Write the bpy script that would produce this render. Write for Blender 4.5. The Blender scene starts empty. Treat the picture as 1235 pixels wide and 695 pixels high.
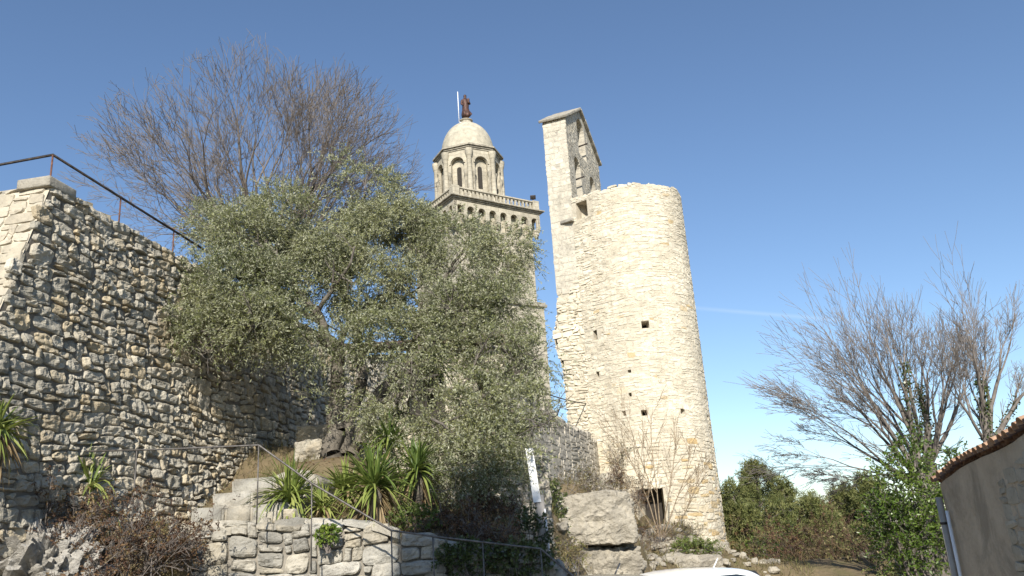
import bpy, bmesh, math, random
import numpy as np
from mathutils import Vector, Matrix, noise as mnoise

# ------------------------------------------------------------------ camera, sky, sun, exposure
SC = bpy.context.scene
COL = SC.collection
PITCH, ROLL, FPX = math.radians(17.1), math.radians(3.8), 1000.0
CF = np.array([0, math.cos(PITCH), math.sin(PITCH)])
_r0 = np.array([1.0, 0, 0]); _u0 = np.array([0, -math.sin(PITCH), math.cos(PITCH)])
CU = math.cos(ROLL) * _u0 + math.sin(ROLL) * _r0
CR = math.cos(ROLL) * _r0 - math.sin(ROLL) * _u0
CC = np.array([0, 0, 1.6])
cam_d = bpy.data.cameras.new('camera'); cam = bpy.data.objects.new('camera', cam_d); COL.objects.link(cam)
cam_d.sensor_width = 36.0; cam_d.lens = FPX / 1235.0 * 36.0
cam_d.clip_start = 0.1; cam_d.clip_end = 3000.0
cam.matrix_world = Matrix(((CR[0], CU[0], -CF[0], CC[0]), (CR[1], CU[1], -CF[1], CC[1]),
                           (CR[2], CU[2], -CF[2], CC[2]), (0, 0, 0, 1)))
SC.camera = cam
def ray_(px, py): return CF + (px - 617.5) / FPX * CR - (py - 347.5) / FPX * CU   # direction of the thin contrail
SC.view_settings.view_transform = 'Standard'
SC.view_settings.look = 'None'
SC.view_settings.exposure = 0.66
SC.view_settings.gamma = 1.0
SUN_X, SUN_EL = -0.02, math.radians(33)       # the sun stands almost straight behind the camera
SUN_AZ = math.atan2(SUN_X, -1.0)               # azimuth from +Y, clockwise
SUN_DIR = Vector((math.sin(SUN_AZ) * math.cos(SUN_EL), math.cos(SUN_AZ) * math.cos(SUN_EL), math.sin(SUN_EL)))
sl = bpy.data.lights.new('sun', 'SUN'); sun = bpy.data.objects.new('sun', sl); COL.objects.link(sun)
sl.energy = 4.6; sl.angle = math.radians(0.53); sl.color = (1.0, 0.93, 0.82)
sun.rotation_euler = SUN_DIR.to_track_quat('Z', 'Y').to_euler()
W = bpy.data.worlds.new('World'); SC.world = W; W.use_nodes = True
wn, wl = W.node_tree.nodes, W.node_tree.links
wn.clear()
sky = wn.new('ShaderNodeTexSky'); sky.sky_type = 'NISHITA'; sky.sun_disc = False
sky.sun_elevation = SUN_EL; sky.sun_rotation = SUN_AZ
sky.altitude = 300; sky.air_density = 1.0; sky.dust_density = 0.3; sky.ozone_density = 3.5
bg = wn.new('ShaderNodeBackground'); bg.inputs['Strength'].default_value = 0.1
wo = wn.new('ShaderNodeOutputWorld')
_ca, _cb = ray_(842, 372), ray_(1010, 386)
_cn = Vector(_ca).cross(Vector(_cb)).normalized(); _cm = Vector((_ca[0] + _cb[0], _ca[1] + _cb[1], _ca[2] + _cb[2])).normalized()
tcw = wn.new('ShaderNodeTexCoord')
def vdot(v):
    n = wn.new('ShaderNodeVectorMath'); n.operation = 'DOT_PRODUCT'; wl.new(tcw.outputs['Generated'], n.inputs[0]); n.inputs[1].default_value = v; return n.outputs['Value']
def wmath(op, a, b=0.0, c=None):
    n = wn.new('ShaderNodeMath'); n.operation = op
    for i, x in enumerate((a, b) if c is None else (a, b, c)):
        if hasattr(x, 'is_linked'): wl.new(x, n.inputs[i])
        else: n.inputs[i].default_value = x
    return n.outputs[0]
line = wmath('SUBTRACT', 1.0, wmath('MINIMUM', wmath('DIVIDE', wmath('ABSOLUTE', vdot(_cn)), .0034), 1.0))
ends = wmath('SMOOTH_MIN', wmath('MAXIMUM', wmath('MULTIPLY', wmath('SUBTRACT', vdot(_cm), .990), 100.0), 0.0), 1.0, .1)
cmix = wn.new('ShaderNodeMix'); cmix.data_type = 'RGBA'; wl.new(wmath('MULTIPLY', wmath('MULTIPLY', line, ends), .15), cmix.inputs[0]); wl.new(sky.outputs[0], cmix.inputs[6]); cmix.inputs[7].default_value = (6.2, 6.8, 7.4, 1)
wl.new(cmix.outputs[2], bg.inputs[0]); wl.new(bg.outputs[0], wo.inputs[0])

# ------------------------------------------------------------------ helpers
def ray(px, py): return CF + (px - 617.5) / FPX * CR - (py - 347.5) / FPX * CU
def P(px, py, Y):
    r = ray(px, py); return CC + r * (Y / r[1])
def onplane(px, py, q, n):
    r = ray(px, py); t = np.dot(np.asarray(q) - CC, n) / np.dot(r, n); return CC + r * t
def norm(a): return a / np.maximum(np.linalg.norm(a, axis=-1, keepdims=True), 1e-9)

def _hash(ix, iy, iz, s):
    n = (ix * 374761393 + iy * 668265263 + iz * 1440662683 + s * 1274126177) & 0xffffffff
    n = ((n ^ (n >> 13)) * 1274126177) & 0xffffffff
    n = ((n ^ (n >> 16)) * 2246822519) & 0xffffffff
    return ((n ^ (n >> 15)) & 0xffff) / 32767.5 - 1.0
def vn(p, s=0):
    p = np.asarray(p, float); i = np.floor(p).astype(np.int64); f = p - i; f = f * f * (3 - 2 * f)
    x, y, z = i[..., 0], i[..., 1], i[..., 2]; fx, fy, fz = f[..., 0], f[..., 1], f[..., 2]
    def L(a, b, t): return a + (b - a) * t
    c = [[[_hash(x + a, y + b, z + d, s) for d in (0, 1)] for b in (0, 1)] for a in (0, 1)]
    return L(L(L(c[0][0][0], c[0][0][1], fz), L(c[0][1][0], c[0][1][1], fz), fy),
             L(L(c[1][0][0], c[1][0][1], fz), L(c[1][1][0], c[1][1][1], fz), fy), fx)
def fbm(p, s=0, o=3):
    p = np.asarray(p, float); r = 0; a = 1.0
    for k in range(o): r = r + a * vn(p * 2 ** k, s + k); a *= .5
    return r

def tag(o, label, cat, group=None, kind=None):
    if label: o['label'] = label
    if cat: o['category'] = cat
    if group: o['group'] = group
    if kind: o['kind'] = kind
    return o
def empty(name, loc, rz=0.0):
    o = bpy.data.objects.new(name, None); COL.objects.link(o)
    o.location = Vector([float(c) for c in loc]); o.rotation_euler = (0, 0, rz); return o
def thing(name, label, cat, loc=(0, 0, 0), rz=0.0, group=None): return tag(empty(name, loc, rz), label, cat, group)

class MB:
    """collects arrays of vertices, quads and triangles that become ONE mesh"""
    def __init__(s): s.V = []; s.Q = []; s.T = []; s.A = []; s.QM = []; s.TM = []; s.n = 0
    def add(s, V, Q=None, T=None, tint=0.5, mi=0):
        V = np.asarray(V, float).reshape(-1, 3); s.V.append(V)
        s.A.append(np.full(len(V), tint) if np.isscalar(tint) else np.asarray(tint, float))
        if Q is not None and len(Q): Q = np.asarray(Q, int).reshape(-1, 4) + s.n; s.Q.append(Q); s.QM.append(np.full(len(Q), mi))
        if T is not None and len(T): T = np.asarray(T, int).reshape(-1, 3) + s.n; s.T.append(T); s.TM.append(np.full(len(T), mi))
        s.n += len(V); return s
    def box(s, lo, hi, M=None, tint=.5, mi=0, bev=0.0):
        lo = np.asarray(lo, float); hi = np.asarray(hi, float)
        if bev:
            bm = bmesh.new(); bmesh.ops.create_cube(bm, size=1.0)
            for v in bm.verts: v.co = Vector([(lo[k] + hi[k]) / 2 + v.co[k] * (hi[k] - lo[k]) for k in range(3)])
            bmesh.ops.bevel(bm, geom=list(bm.edges), offset=bev, segments=2, profile=.6, affect='EDGES')
            V, Q, T = bm_arrays(bm)
        else:
            V = np.array([[x, y, z] for x in (lo[0], hi[0]) for y in (lo[1], hi[1]) for z in (lo[2], hi[2])])
            Q = [[0, 1, 3, 2], [4, 6, 7, 5], [0, 4, 5, 1], [2, 3, 7, 6], [0, 2, 6, 4], [1, 5, 7, 3]]; T = None
        if M is not None: V = xf(V, M)
        return s.add(V, Q, T, tint, mi)
    def build(s, name, mats, parent=None, smooth=True):
        V = np.concatenate(s.V); me = bpy.data.meshes.new(name)
        Q = np.concatenate(s.Q) if s.Q else np.zeros((0, 4), int)
        T = np.concatenate(s.T) if s.T else np.zeros((0, 3), int)
        me.vertices.add(len(V)); me.vertices.foreach_set('co', V.astype(np.float32).ravel())
        me.loops.add(Q.size + T.size); me.loops.foreach_set('vertex_index', np.concatenate([Q.ravel(), T.ravel()]).astype(np.int32))
        me.polygons.add(len(Q) + len(T))
        st = np.concatenate([np.arange(len(Q)) * 4, Q.size + np.arange(len(T)) * 3])
        me.polygons.foreach_set('loop_start', st.astype(np.int32))
        mi = np.concatenate(s.QM + s.TM) if (s.QM or s.TM) else np.zeros(0)
        me.polygons.foreach_set('material_index', mi.astype(np.int32))
        me.polygons.foreach_set('use_smooth', np.full(len(Q) + len(T), bool(smooth)))
        me.update(calc_edges=True)
        a = me.attributes.new('tint', 'FLOAT', 'POINT'); a.data.foreach_set('value', np.concatenate(s.A).astype(np.float32))
        for m in (mats if isinstance(mats, (list, tuple)) else [mats]): me.materials.append(m)
        o = bpy.data.objects.new(name, me); COL.objects.link(o)
        if parent is not None: o.parent = parent
        return o
def xf(V, M):
    A = np.array(M); return np.asarray(V) @ A[:3, :3].T + A[:3, 3]
def bm_arrays(bm):
    bm.verts.index_update(); V = np.array([v.co[:] for v in bm.verts]); Q = []; T = []
    for f in bm.faces:
        ix = [v.index for v in f.verts]
        if len(ix) == 4: Q.append(ix)
        else:
            for k in range(1, len(ix) - 1): T.append([ix[0], ix[k], ix[k + 1]])
    bm.free(); return V, Q, T
def from_curve(outline, holes, thick, bevel=0.0):
    """flat plate in the local XY plane, extruded +-thick/2 in Z, with holes"""
    cu = bpy.data.curves.new('plate', 'CURVE'); cu.dimensions = '2D'; cu.fill_mode = 'BOTH'; cu.extrude = thick / 2
    for lp in [outline] + list(holes):
        sp = cu.splines.new('POLY'); sp.points.add(len(lp) - 1)
        for p, c in zip(sp.points, lp): p.co = (c[0], c[1], 0, 1)
        sp.use_cyclic_u = True
    ob = bpy.data.objects.new('plate', cu); COL.objects.link(ob)
    dg = bpy.context.evaluated_depsgraph_get(); me = bpy.data.meshes.new_from_object(ob.evaluated_get(dg))
    bm = bmesh.new(); bm.from_mesh(me); bpy.data.objects.remove(ob); bpy.data.curves.remove(cu); bpy.data.meshes.remove(me)
    bmesh.ops.remove_doubles(bm, verts=bm.verts, dist=1e-5)
    return bm_arrays(bm)
def arch(cx, y0, w, h, n=10):
    """outline of a round-headed opening"""
    r = w / 2; pts = [(cx - r, y0), (cx + r, y0)]
    pts += [(cx + r * math.cos(a), y0 + h - r + r * math.sin(a)) for a in np.linspace(0, math.pi, n)]
    return pts
def frusta(p0, p1, r0, r1, n=5):
    p0, p1 = np.asarray(p0, float), np.asarray(p1, float); N = len(p0)
    d = norm(p1 - p0); h = np.where(np.abs(d[:, 2:3]) < .9, [[0, 0, 1.]], [[1., 0, 0]])
    a = norm(np.cross(d, h)); b = np.cross(d, a); th = np.arange(n) / n * 2 * math.pi
    ring = a[:, None] * np.cos(th)[None, :, None] + b[:, None] * np.sin(th)[None, :, None]
    V = np.concatenate([p0[:, None] + ring * np.asarray(r0)[:, None, None], p1[:, None] + ring * np.asarray(r1)[:, None, None]], 1)
    k = np.arange(n); q = np.stack([k, (k + 1) % n, n + (k + 1) % n, n + k], 1)
    Q = q[None] + (np.arange(N) * 2 * n)[:, None, None]
    return V.reshape(-1, 3), Q.reshape(-1, 4)
def tube(mb, pts, r, n=8, tint=.5, mi=0, cap=True):
    """smooth tube along a polyline; r is a number or a list"""
    pts = [Vector([float(c) for c in p]) for p in pts]; m = len(pts); rr = [r] * m if np.isscalar(r) else list(r)
    V = []; a = None
    for i in range(m):
        d = (pts[min(i + 1, m - 1)] - pts[max(i - 1, 0)]).normalized()
        if a is None: a = d.orthogonal().normalized()
        a = (a - d * a.dot(d)).normalized(); b = d.cross(a)
        for k in range(n):
            t = 2 * math.pi * k / n; V.append((pts[i] + (a * math.cos(t) + b * math.sin(t)) * rr[i])[:])
    Q = [[i * n + k, i * n + (k + 1) % n, (i + 1) * n + (k + 1) % n, (i + 1) * n + k] for i in range(m - 1) for k in range(n)]
    T = []
    if cap:
        V += [pts[0][:], pts[-1][:]]; c0, c1 = m * n, m * n + 1
        for k in range(n): T += [[c0, (k + 1) % n, k], [c1, (m - 1) * n + k, (m - 1) * n + (k + 1) % n]]
    mb.add(V, Q, T, tint, mi)
def lathe(mb, prof, n=24, M=None, tint=.5, mi=0, a0=0.0):
    V = [(r * math.cos(a0 + 2 * math.pi * k / n), r * math.sin(a0 + 2 * math.pi * k / n), z) for r, z in prof for k in range(n)]
    Q = [[i * n + k, i * n + (k + 1) % n, (i + 1) * n + (k + 1) % n, (i + 1) * n + k] for i in range(len(prof) - 1) for k in range(n)]
    mb.add(xf(V, M) if M is not None else V, Q, None, tint, mi)

# ------------------------------------------------------------------ materials
def mat(name):
    m = bpy.data.materials.new(name); m.use_nodes = True; nt = m.node_tree; nt.nodes.clear()
    o = nt.nodes.new('ShaderNodeOutputMaterial'); b = nt.nodes.new('ShaderNodeBsdfPrincipled')
    nt.links.new(b.outputs[0], o.inputs[0]); return m, nt, b, o
def nd(nt, t, **k):
    n = nt.nodes.new(t)
    for a, v in k.items():
        if a.startswith('i_'): n.inputs[int(a[2:]) if a[2:].isdigit() else a[2:]].default_value = v
        else: setattr(n, a, v)
    return n
def ramp(nt, src, stops):
    r = nt.nodes.new('ShaderNodeValToRGB'); e = r.color_ramp.elements
    while len(e) < len(stops): e.new(.5)
    for x, (p, c) in zip(e, stops): x.position = p; x.color = (*c, 1) if len(c) == 3 else c
    nt.links.new(src, r.inputs[0]); return r.outputs[0]
def mix(nt, f, a, b, mode='MIX'):
    m = nt.nodes.new('ShaderNodeMix'); m.data_type = 'RGBA'; m.blend_type = mode
    for s, v in ((m.inputs[0], f), (m.inputs[6], a), (m.inputs[7], b)):
        if hasattr(v, 'is_linked'): nt.links.new(v, s)
        else: s.default_value = v if np.isscalar(v) else (*v, 1)
    return m.outputs[2]
def noise(nt, vec, scale, detail=5, rough=.6, dist=0.0):
    n = nd(nt, 'ShaderNodeTexNoise'); n.inputs['Scale'].default_value = scale; n.inputs['Detail'].default_value = detail
    n.inputs['Roughness'].default_value = rough; n.inputs['Distortion'].default_value = dist
    nt.links.new(vec, n.inputs['Vector']); return n.outputs[0]
def g(v): return (v, v, v)
def stone_mat(name, cols, lich=.45, lich_col=(.09, .085, .075), patch=1.1, bump=.5, bdist=.03, fine=26, ochre=0.0, pits=.4, lo=.72, hi=1.2, streak=0.0, streak_col=(.20, .185, .155)):
    m, nt, b, o = mat(name); tc = nd(nt, 'ShaderNodeTexCoord').outputs['Object']
    at = nd(nt, 'ShaderNodeAttribute', attribute_name='tint').outputs['Fac']
    c = ramp(nt, at, [(i / (len(cols) - 1), k) for i, k in enumerate(cols)])
    n1 = noise(nt, tc, 4.5, 6, .65); c = mix(nt, 1.0, c, ramp(nt, n1, [(.25, g(lo)), (.75, g(hi))]), 'MULTIPLY')
    if ochre: c = mix(nt, ramp(nt, noise(nt, tc, 1.7, 5, .6), [(.55, g(0)), (.72, g(ochre))]), c, (.40, .27, .10))
    l = ramp(nt, noise(nt, tc, patch, 9, .72, .4), [(.48, g(0)), (.64, g(lich))]); c = mix(nt, l, c, lich_col)
    if streak:
        mp = nd(nt, 'ShaderNodeMapping'); mp.inputs['Scale'].default_value = (1.3, 1.3, .16); nt.links.new(tc, mp.inputs['Vector'])
        c = mix(nt, ramp(nt, noise(nt, mp.outputs[0], 1.0, 8, .68, .3), [(.50, g(0)), (.68, g(streak))]), c, streak_col)
        c = mix(nt, 1.0, c, ramp(nt, noise(nt, tc, .45, 4, .6), [(.35, g(.86)), (.65, g(1.08))]), 'MULTIPLY')
    sp = ramp(nt, noise(nt, tc, fine * .8, 3, .6), [(.30, g(pits)), (.42, g(0))]); c = mix(nt, sp, c, (.07, .065, .055))
    nt.links.new(c, b.inputs['Base Color']); b.inputs['Roughness'].default_value = .93
    b.inputs['Specular IOR Level'].default_value = .2
    h = nd(nt, 'ShaderNodeMath', operation='ADD'); nt.links.new(noise(nt, tc, fine, 6, .68), h.inputs[0]); nt.links.new(noise(nt, tc, fine * .3, 5, .6), h.inputs[1])
    bp = nd(nt, 'ShaderNodeBump'); bp.inputs['Strength'].default_value = bump; bp.inputs['Distance'].default_value = bdist
    nt.links.new(h.outputs[0], bp.inputs['Height']); nt.links.new(bp.outputs[0], b.inputs['Normal']); return m
def ashlar_mat(name, cols, bw=.55, bh=.28, bump=.35, stain=.4, axes='XZ', mort=.012):
    """cut stone seen from afar: soft courses, weathering"""
    m, nt, b, o = mat(name); tc = nd(nt, 'ShaderNodeTexCoord').outputs['Object']
    sep = nd(nt, 'ShaderNodeSeparateXYZ'); nt.links.new(tc, sep.inputs[0]); cb = nd(nt, 'ShaderNodeCombineXYZ')
    if axes == 'XYZ':
        ad = nd(nt, 'ShaderNodeMath', operation='ADD'); nt.links.new(sep.outputs[0], ad.inputs[0]); nt.links.new(sep.outputs[1], ad.inputs[1])
        nt.links.new(ad.outputs[0], cb.inputs[0]); nt.links.new(sep.outputs[2], cb.inputs[1])
    elif axes == 'PLATE':
        ad = nd(nt, 'ShaderNodeMath', operation='ADD'); nt.links.new(sep.outputs[0], ad.inputs[0]); nt.links.new(sep.outputs[2], ad.inputs[1])
        nt.links.new(ad.outputs[0], cb.inputs[0]); nt.links.new(sep.outputs[1], cb.inputs[1])
    else:
        nt.links.new(sep.outputs['XYZ'.index(axes[0])], cb.inputs[0]); nt.links.new(sep.outputs['XYZ'.index(axes[1])], cb.inputs[1])
    wv = nd(nt, 'ShaderNodeMix'); wv.data_type = 'VECTOR'; wv.inputs[0].default_value = .05
    nn = nd(nt, 'ShaderNodeTexNoise'); nn.inputs['Scale'].default_value = 1.2; nt.links.new(tc, nn.inputs['Vector'])
    nt.links.new(cb.outputs[0], wv.inputs[4]); nt.links.new(nn.outputs['Color'], wv.inputs[5])
    br = nd(nt, 'ShaderNodeTexBrick'); br.inputs['Scale'].default_value = 1; br.inputs['Brick Width'].default_value = bw; br.inputs['Row Height'].default_value = bh
    br.inputs['Mortar Size'].default_value = mort; br.inputs['Mortar Smooth'].default_value = .4; br.inputs['Bias'].default_value = 0
    br.inputs['Color1'].default_value = (*cols[0], 1); br.inputs['Color2'].default_value = (*cols[1], 1); br.inputs['Mortar'].default_value = (*cols[2], 1)
    nt.links.new(wv.outputs[1], br.inputs['Vector'])
    c = mix(nt, 1.0, br.outputs[0], ramp(nt, noise(nt, tc, 3.0, 6, .65), [(.25, g(.74)), (.75, g(1.18))]), 'MULTIPLY')
    l = ramp(nt, noise(nt, tc, .9, 9, .72, .5), [(.5, g(0)), (.68, g(stain))]); c = mix(nt, l, c, (.13, .12, .10))
    nt.links.new(c, b.inputs['Base Color']); b.inputs['Roughness'].default_value = .93; b.inputs['Specular IOR Level'].default_value = .2
    h = nd(nt, 'ShaderNodeMath', operation='SUBTRACT'); nt.links.new(noise(nt, tc, 9, 7, .7), h.inputs[0]); nt.links.new(br.outputs[1], h.inputs[1])
    bp = nd(nt, 'ShaderNodeBump'); bp.inputs['Strength'].default_value = bump; bp.inputs['Distance'].default_value = .04
    nt.links.new(h.outputs[0], bp.inputs['Height']); nt.links.new(bp.outputs[0], b.inputs['Normal']); return m
def leaf_mat(name, cols, back=None, rough=.5, trans=.25, spec=.4):
    m, nt, b, o = mat(name); at = nd(nt, 'ShaderNodeAttribute', attribute_name='tint').outputs['Fac']
    c = ramp(nt, at, [(i / (len(cols) - 1), k) for i, k in enumerate(cols)])
    if back is not None:
        ge = nd(nt, 'ShaderNodeNewGeometry').outputs['Backfacing']; c = mix(nt, ge, c, back)
    nt.links.new(c, b.inputs['Base Color']); b.inputs['Roughness'].default_value = rough; b.inputs['Specular IOR Level'].default_value = spec
    tr = nd(nt, 'ShaderNodeBsdfTranslucent'); nt.links.new(c, tr.inputs[0]); ms = nd(nt, 'ShaderNodeMixShader'); ms.inputs[0].default_value = trans
    nt.links.new(b.outputs[0], ms.inputs[1]); nt.links.new(tr.outputs[0], ms.inputs[2]); nt.links.new(ms.outputs[0], o.inputs[0]); return m
def plain_mat(name, col, rough=.6, metal=0.0, vary=.25, scale=8.0, bump=0.0, col2=None, coat=0.0):
    m, nt, b, o = mat(name); tc = nd(nt, 'ShaderNodeTexCoord').outputs['Object']; n = noise(nt, tc, scale, 6, .65)
    c2 = col2 or tuple(min(1, k * (1 + vary)) for k in col); c = ramp(nt, n, [(.35, tuple(k * (1 - vary) for k in col)), (.65, c2)])
    nt.links.new(c, b.inputs['Base Color']); b.inputs['Roughness'].default_value = rough; b.inputs['Metallic'].default_value = metal
    b.inputs['Coat Weight'].default_value = coat
    if bump:
        bp = nd(nt, 'ShaderNodeBump'); bp.inputs['Strength'].default_value = bump; bp.inputs['Distance'].default_value = .02
        nt.links.new(n, bp.inputs['Height']); nt.links.new(bp.outputs[0], b.inputs['Normal'])
    return m
M = {}
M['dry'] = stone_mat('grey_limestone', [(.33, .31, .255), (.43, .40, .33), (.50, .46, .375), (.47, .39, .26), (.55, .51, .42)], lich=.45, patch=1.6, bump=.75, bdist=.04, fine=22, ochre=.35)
M['drylit'] = stone_mat('pale_limestone', [(.40, .36, .28), (.46, .41, .32), (.50, .46, .37)], lich=.22, bump=.5, fine=24)  # paler copy of the dry stone; the corner face's sunlight is in its colour
M['low'] = stone_mat('white_limestone', [(.27, .26, .23), (.36, .345, .30), (.40, .36, .28), (.45, .435, .39)], lich=.5, lich_col=(.12, .115, .10), bump=.8, ochre=.15, fine=24, patch=2.0)
M['tower'] = stone_mat('cream_limestone', [(.57, .515, .40), (.63, .575, .455), (.66, .61, .495), (.52, .41, .24), (.48, .34, .16)], lich=.2, lich_col=(.34, .29, .20), bump=.6, fine=16, pits=.3, lo=.80, hi=1.15, streak=.42, streak_col=(.36, .32, .25))
M['mortar'] = stone_mat('lime_mortar', [(.50, .45, .35), (.55, .50, .40)], lich=.15, bump=.4, fine=30)
M['darkmortar'] = stone_mat('grey_mortar', [(.20, .18, .15), (.27, .25, .21)], lich=.4, bump=.5, fine=30)
M['earthjoint'] = stone_mat('dark_earth_joint', [(.16, .14, .11), (.21, .185, .15)], lich=.3, bump=.4)
M['gablestone'] = stone_mat('weathered_gable_stone', [(.42, .39, .32), (.48, .445, .365), (.53, .495, .41), (.46, .42, .33)], lich=.45, lich_col=(.19, .175, .15), bump=.7, fine=14, patch=1.3, streak=.5)
M['pierstone'] = stone_mat('pale_pier_stone', [(.50, .465, .38), (.55, .51, .42), (.60, .56, .46)], lich=.3, lich_col=(.26, .235, .19), bump=.6, fine=14, patch=1.1, streak=.4)
M['ruin'] = stone_mat('weathered_grey_stone', [(.42, .39, .32), (.47, .43, .36), (.52, .48, .40)], lich=.25, bump=.6, fine=20)
M['rock'] = stone_mat('bare_rock', [(.36, .33, .27), (.46, .42, .34)], lich=.45, lich_col=(.14, .13, .115), bump=1.0, bdist=.06, fine=14, patch=1.4, streak=.3)
M['greyrock'] = stone_mat('grey_outcrop', [(.36, .34, .30), (.46, .44, .40)], lich=.62, lich_col=(.10, .095, .085), bump=1.0, bdist=.04, fine=22, patch=3.0)
M['hole'] = plain_mat('dark_recess', (.035, .03, .025), .95)  # near-black colour stands in for the shade inside openings
M['gable'] = ashlar_mat('gable_ashlar', [(.45, .42, .35), (.49, .455, .38), (.43, .40, .33)], .5, .26, .6, .55, 'PLATE', .008)
M['pier'] = ashlar_mat('pier_ashlar', [(.55, .51, .42), (.60, .56, .46), (.46, .42, .33)], .5, .26, .45, .28, 'XYZ', .012)
M['belfry'] = ashlar_mat('belfry_ashlar', [(.42, .385, .305), (.48, .44, .35), (.32, .29, .22)], .6, .3, .4, .45, 'XYZ', .012)
M['dome'] = plain_mat('dome_stone', (.40, .37, .29), .9, vary=.22, scale=2.5, bump=.3)
M['trim'] = plain_mat('cornice_stone', (.30, .275, .22), .9, vary=.4, scale=3, bump=.5)
M['capstone'] = stone_mat('capstone', [(.34, .32, .27), (.40, .37, .31)], lich=.5, bump=.7)
M['rust'] = plain_mat('rusty_iron', (.13, .055, .035), .8, .2, .5, 20, col2=(.22, .10, .06))
M['iron'] = plain_mat('dark_iron', (.03, .03, .032), .6, .5, .4, 12, col2=(.075, .06, .05))
M['greyiron'] = plain_mat('galvanised_iron', (.13, .12, .11), .6, .5, .4, 16)
M['bronze'] = plain_mat('bronze', (.05, .03, .025), .6, .3, .5, 5, col2=(.13, .065, .05))
M['whitepaint'] = plain_mat('flaking_white_paint', (.80, .80, .78), .7, 0, .06, 6, col2=(.86, .86, .84))
M['whiterod'] = plain_mat('white_enamel', (.85, .85, .85), .4, 0, .03)
M['cable'] = plain_mat('black_cable', (.02, .02, .02), .6)
M['oliveleaf'] = leaf_mat('olive_leaf', [(.105, .128, .045), (.185, .208, .078), (.265, .28, .12), (.37, .375, .185)], back=(.38, .39, .265), rough=.45, trans=.3)
M['olivebark'] = stone_mat('olive_bark', [(.12, .105, .085), (.20, .18, .15)], lich=.4, lich_col=(.05, .045, .035), bump=.9, bdist=.05, fine=12)
M['olivetwig'] = plain_mat('olive_twig', (.10, .095, .06), .9, 0, .3, 3)
M['bark'] = plain_mat('bare_bark', (.085, .07, .06), .9, 0, .35, 5)
M['twig'] = plain_mat('bare_twig', (.165, .142, .125), .9, 0, .3, 3)
M['barkgrey'] = plain_mat('grey_bark', (.14, .122, .105), .9, 0, .35, 5)
M['twiggrey'] = plain_mat('grey_twig', (.20, .175, .155), .9, 0, .3, 3)
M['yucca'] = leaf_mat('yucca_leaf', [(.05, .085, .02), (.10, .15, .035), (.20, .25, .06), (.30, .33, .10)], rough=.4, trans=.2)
M['yuccadry'] = leaf_mat('dry_yucca_leaf', [(.24, .17, .09), (.36, .28, .16)], rough=.7, trans=.2)
M['dryleaf'] = leaf_mat('dry_brown_leaf', [(.06, .035, .022), (.11, .06, .035), (.17, .105, .05), (.19, .16, .06)], rough=.8, trans=.2)
M['drygrass'] = leaf_mat('dry_grass', [(.10, .085, .04), (.22, .17, .08), (.12, .14, .04), (.42, .34, .19)], rough=.8, trans=.25)
M['greengrass'] = leaf_mat('green_grass', [(.07, .11, .02), (.13, .18, .04), (.22, .23, .07)], rough=.6, trans=.3)
M['laurel'] = leaf_mat('laurel_leaf', [(.035, .065, .012), (.07, .12, .02), (.13, .19, .035), (.24, .29, .06)], rough=.32, trans=.2)
M['ivy'] = leaf_mat('ivy_leaf', [(.03, .05, .015), (.06, .085, .025), (.11, .13, .045)], rough=.35, trans=.15)
M['pine'] = leaf_mat('pine_needle', [(.07, .09, .03), (.12, .14, .045), (.18, .195, .065), (.24, .23, .09)], rough=.6, trans=.2)
M['soil'] = stone_mat('dry_soil', [(.13, .10, .06), (.19, .15, .09)], lich=.6, lich_col=(.10, .10, .04), bump=.8, fine=14, patch=1.2)
M['asphalt'] = plain_mat('pale_bounce_road', (.20, .185, .165), .9, 0, .3, 40, bump=.3)  # tone made pale so the road bounces light onto the house
M['tile'] = plain_mat('terracotta_tile', (.36, .19, .115), .85, 0, .45, 7, bump=.3, col2=(.50, .33, .21))
M['carwhite'] = plain_mat('white_car_paint', (.80, .81, .82), .3, 0, .02, 2, coat=.6)
M['cardark'] = plain_mat('dark_car_paint', (.05, .055, .065), .3, .2, .05, 2, coat=.6)
M['glass'] = plain_mat('tinted_glass', (.02, .03, .045), .08, 0, .1)
M['rubber'] = plain_mat('black_rubber', (.02, .02, .02), .8)
M['alloy'] = plain_mat('wheel_alloy', (.45, .45, .46), .35, .8, .08)
M['lampred'] = plain_mat('red_lamp', (.35, .02, .02), .25, 0, .1)
M['lampclear'] = plain_mat('clear_lamp', (.7, .7, .7), .2, 0, .05)
M['zincshade'] = plain_mat('zinc_pipe_and_post_shade', (.40, .365, .32), .75, 0, .15, 6)  # grey of the drainpipe, also the painted shade on the post

# house plaster: worn render over rubble
def plaster():
    m, nt, b, o = mat('worn_plaster'); tc = nd(nt, 'ShaderNodeTexCoord').outputs['Object']
    c = ramp(nt, noise(nt, tc, 2.2, 8, .7), [(.3, (.44, .35, .25)), (.5, (.58, .48, .35)), (.7, (.66, .56, .42))])
    c = mix(nt, ramp(nt, noise(nt, tc, .9, 7, .7, .6), [(.5, g(0)), (.62, g(.6))]), c, (.27, .22, .16))
    nt.links.new(c, b.inputs['Base Color']); b.inputs['Roughness'].default_value = .95
    h = nd(nt, 'ShaderNodeMath', operation='ADD'); nt.links.new(noise(nt, tc, 14, 8, .7), h.inputs[0]); nt.links.new(noise(nt, tc, 3.5, 4, .6), h.inputs[1])
    bp = nd(nt, 'ShaderNodeBump'); bp.inputs['Strength'].default_value = .8; bp.inputs['Distance'].default_value = .05
    nt.links.new(h.outputs[0], bp.inputs['Height']); nt.links.new(bp.outputs[0], b.inputs['Normal']); return m
M['plaster'] = plaster()

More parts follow.
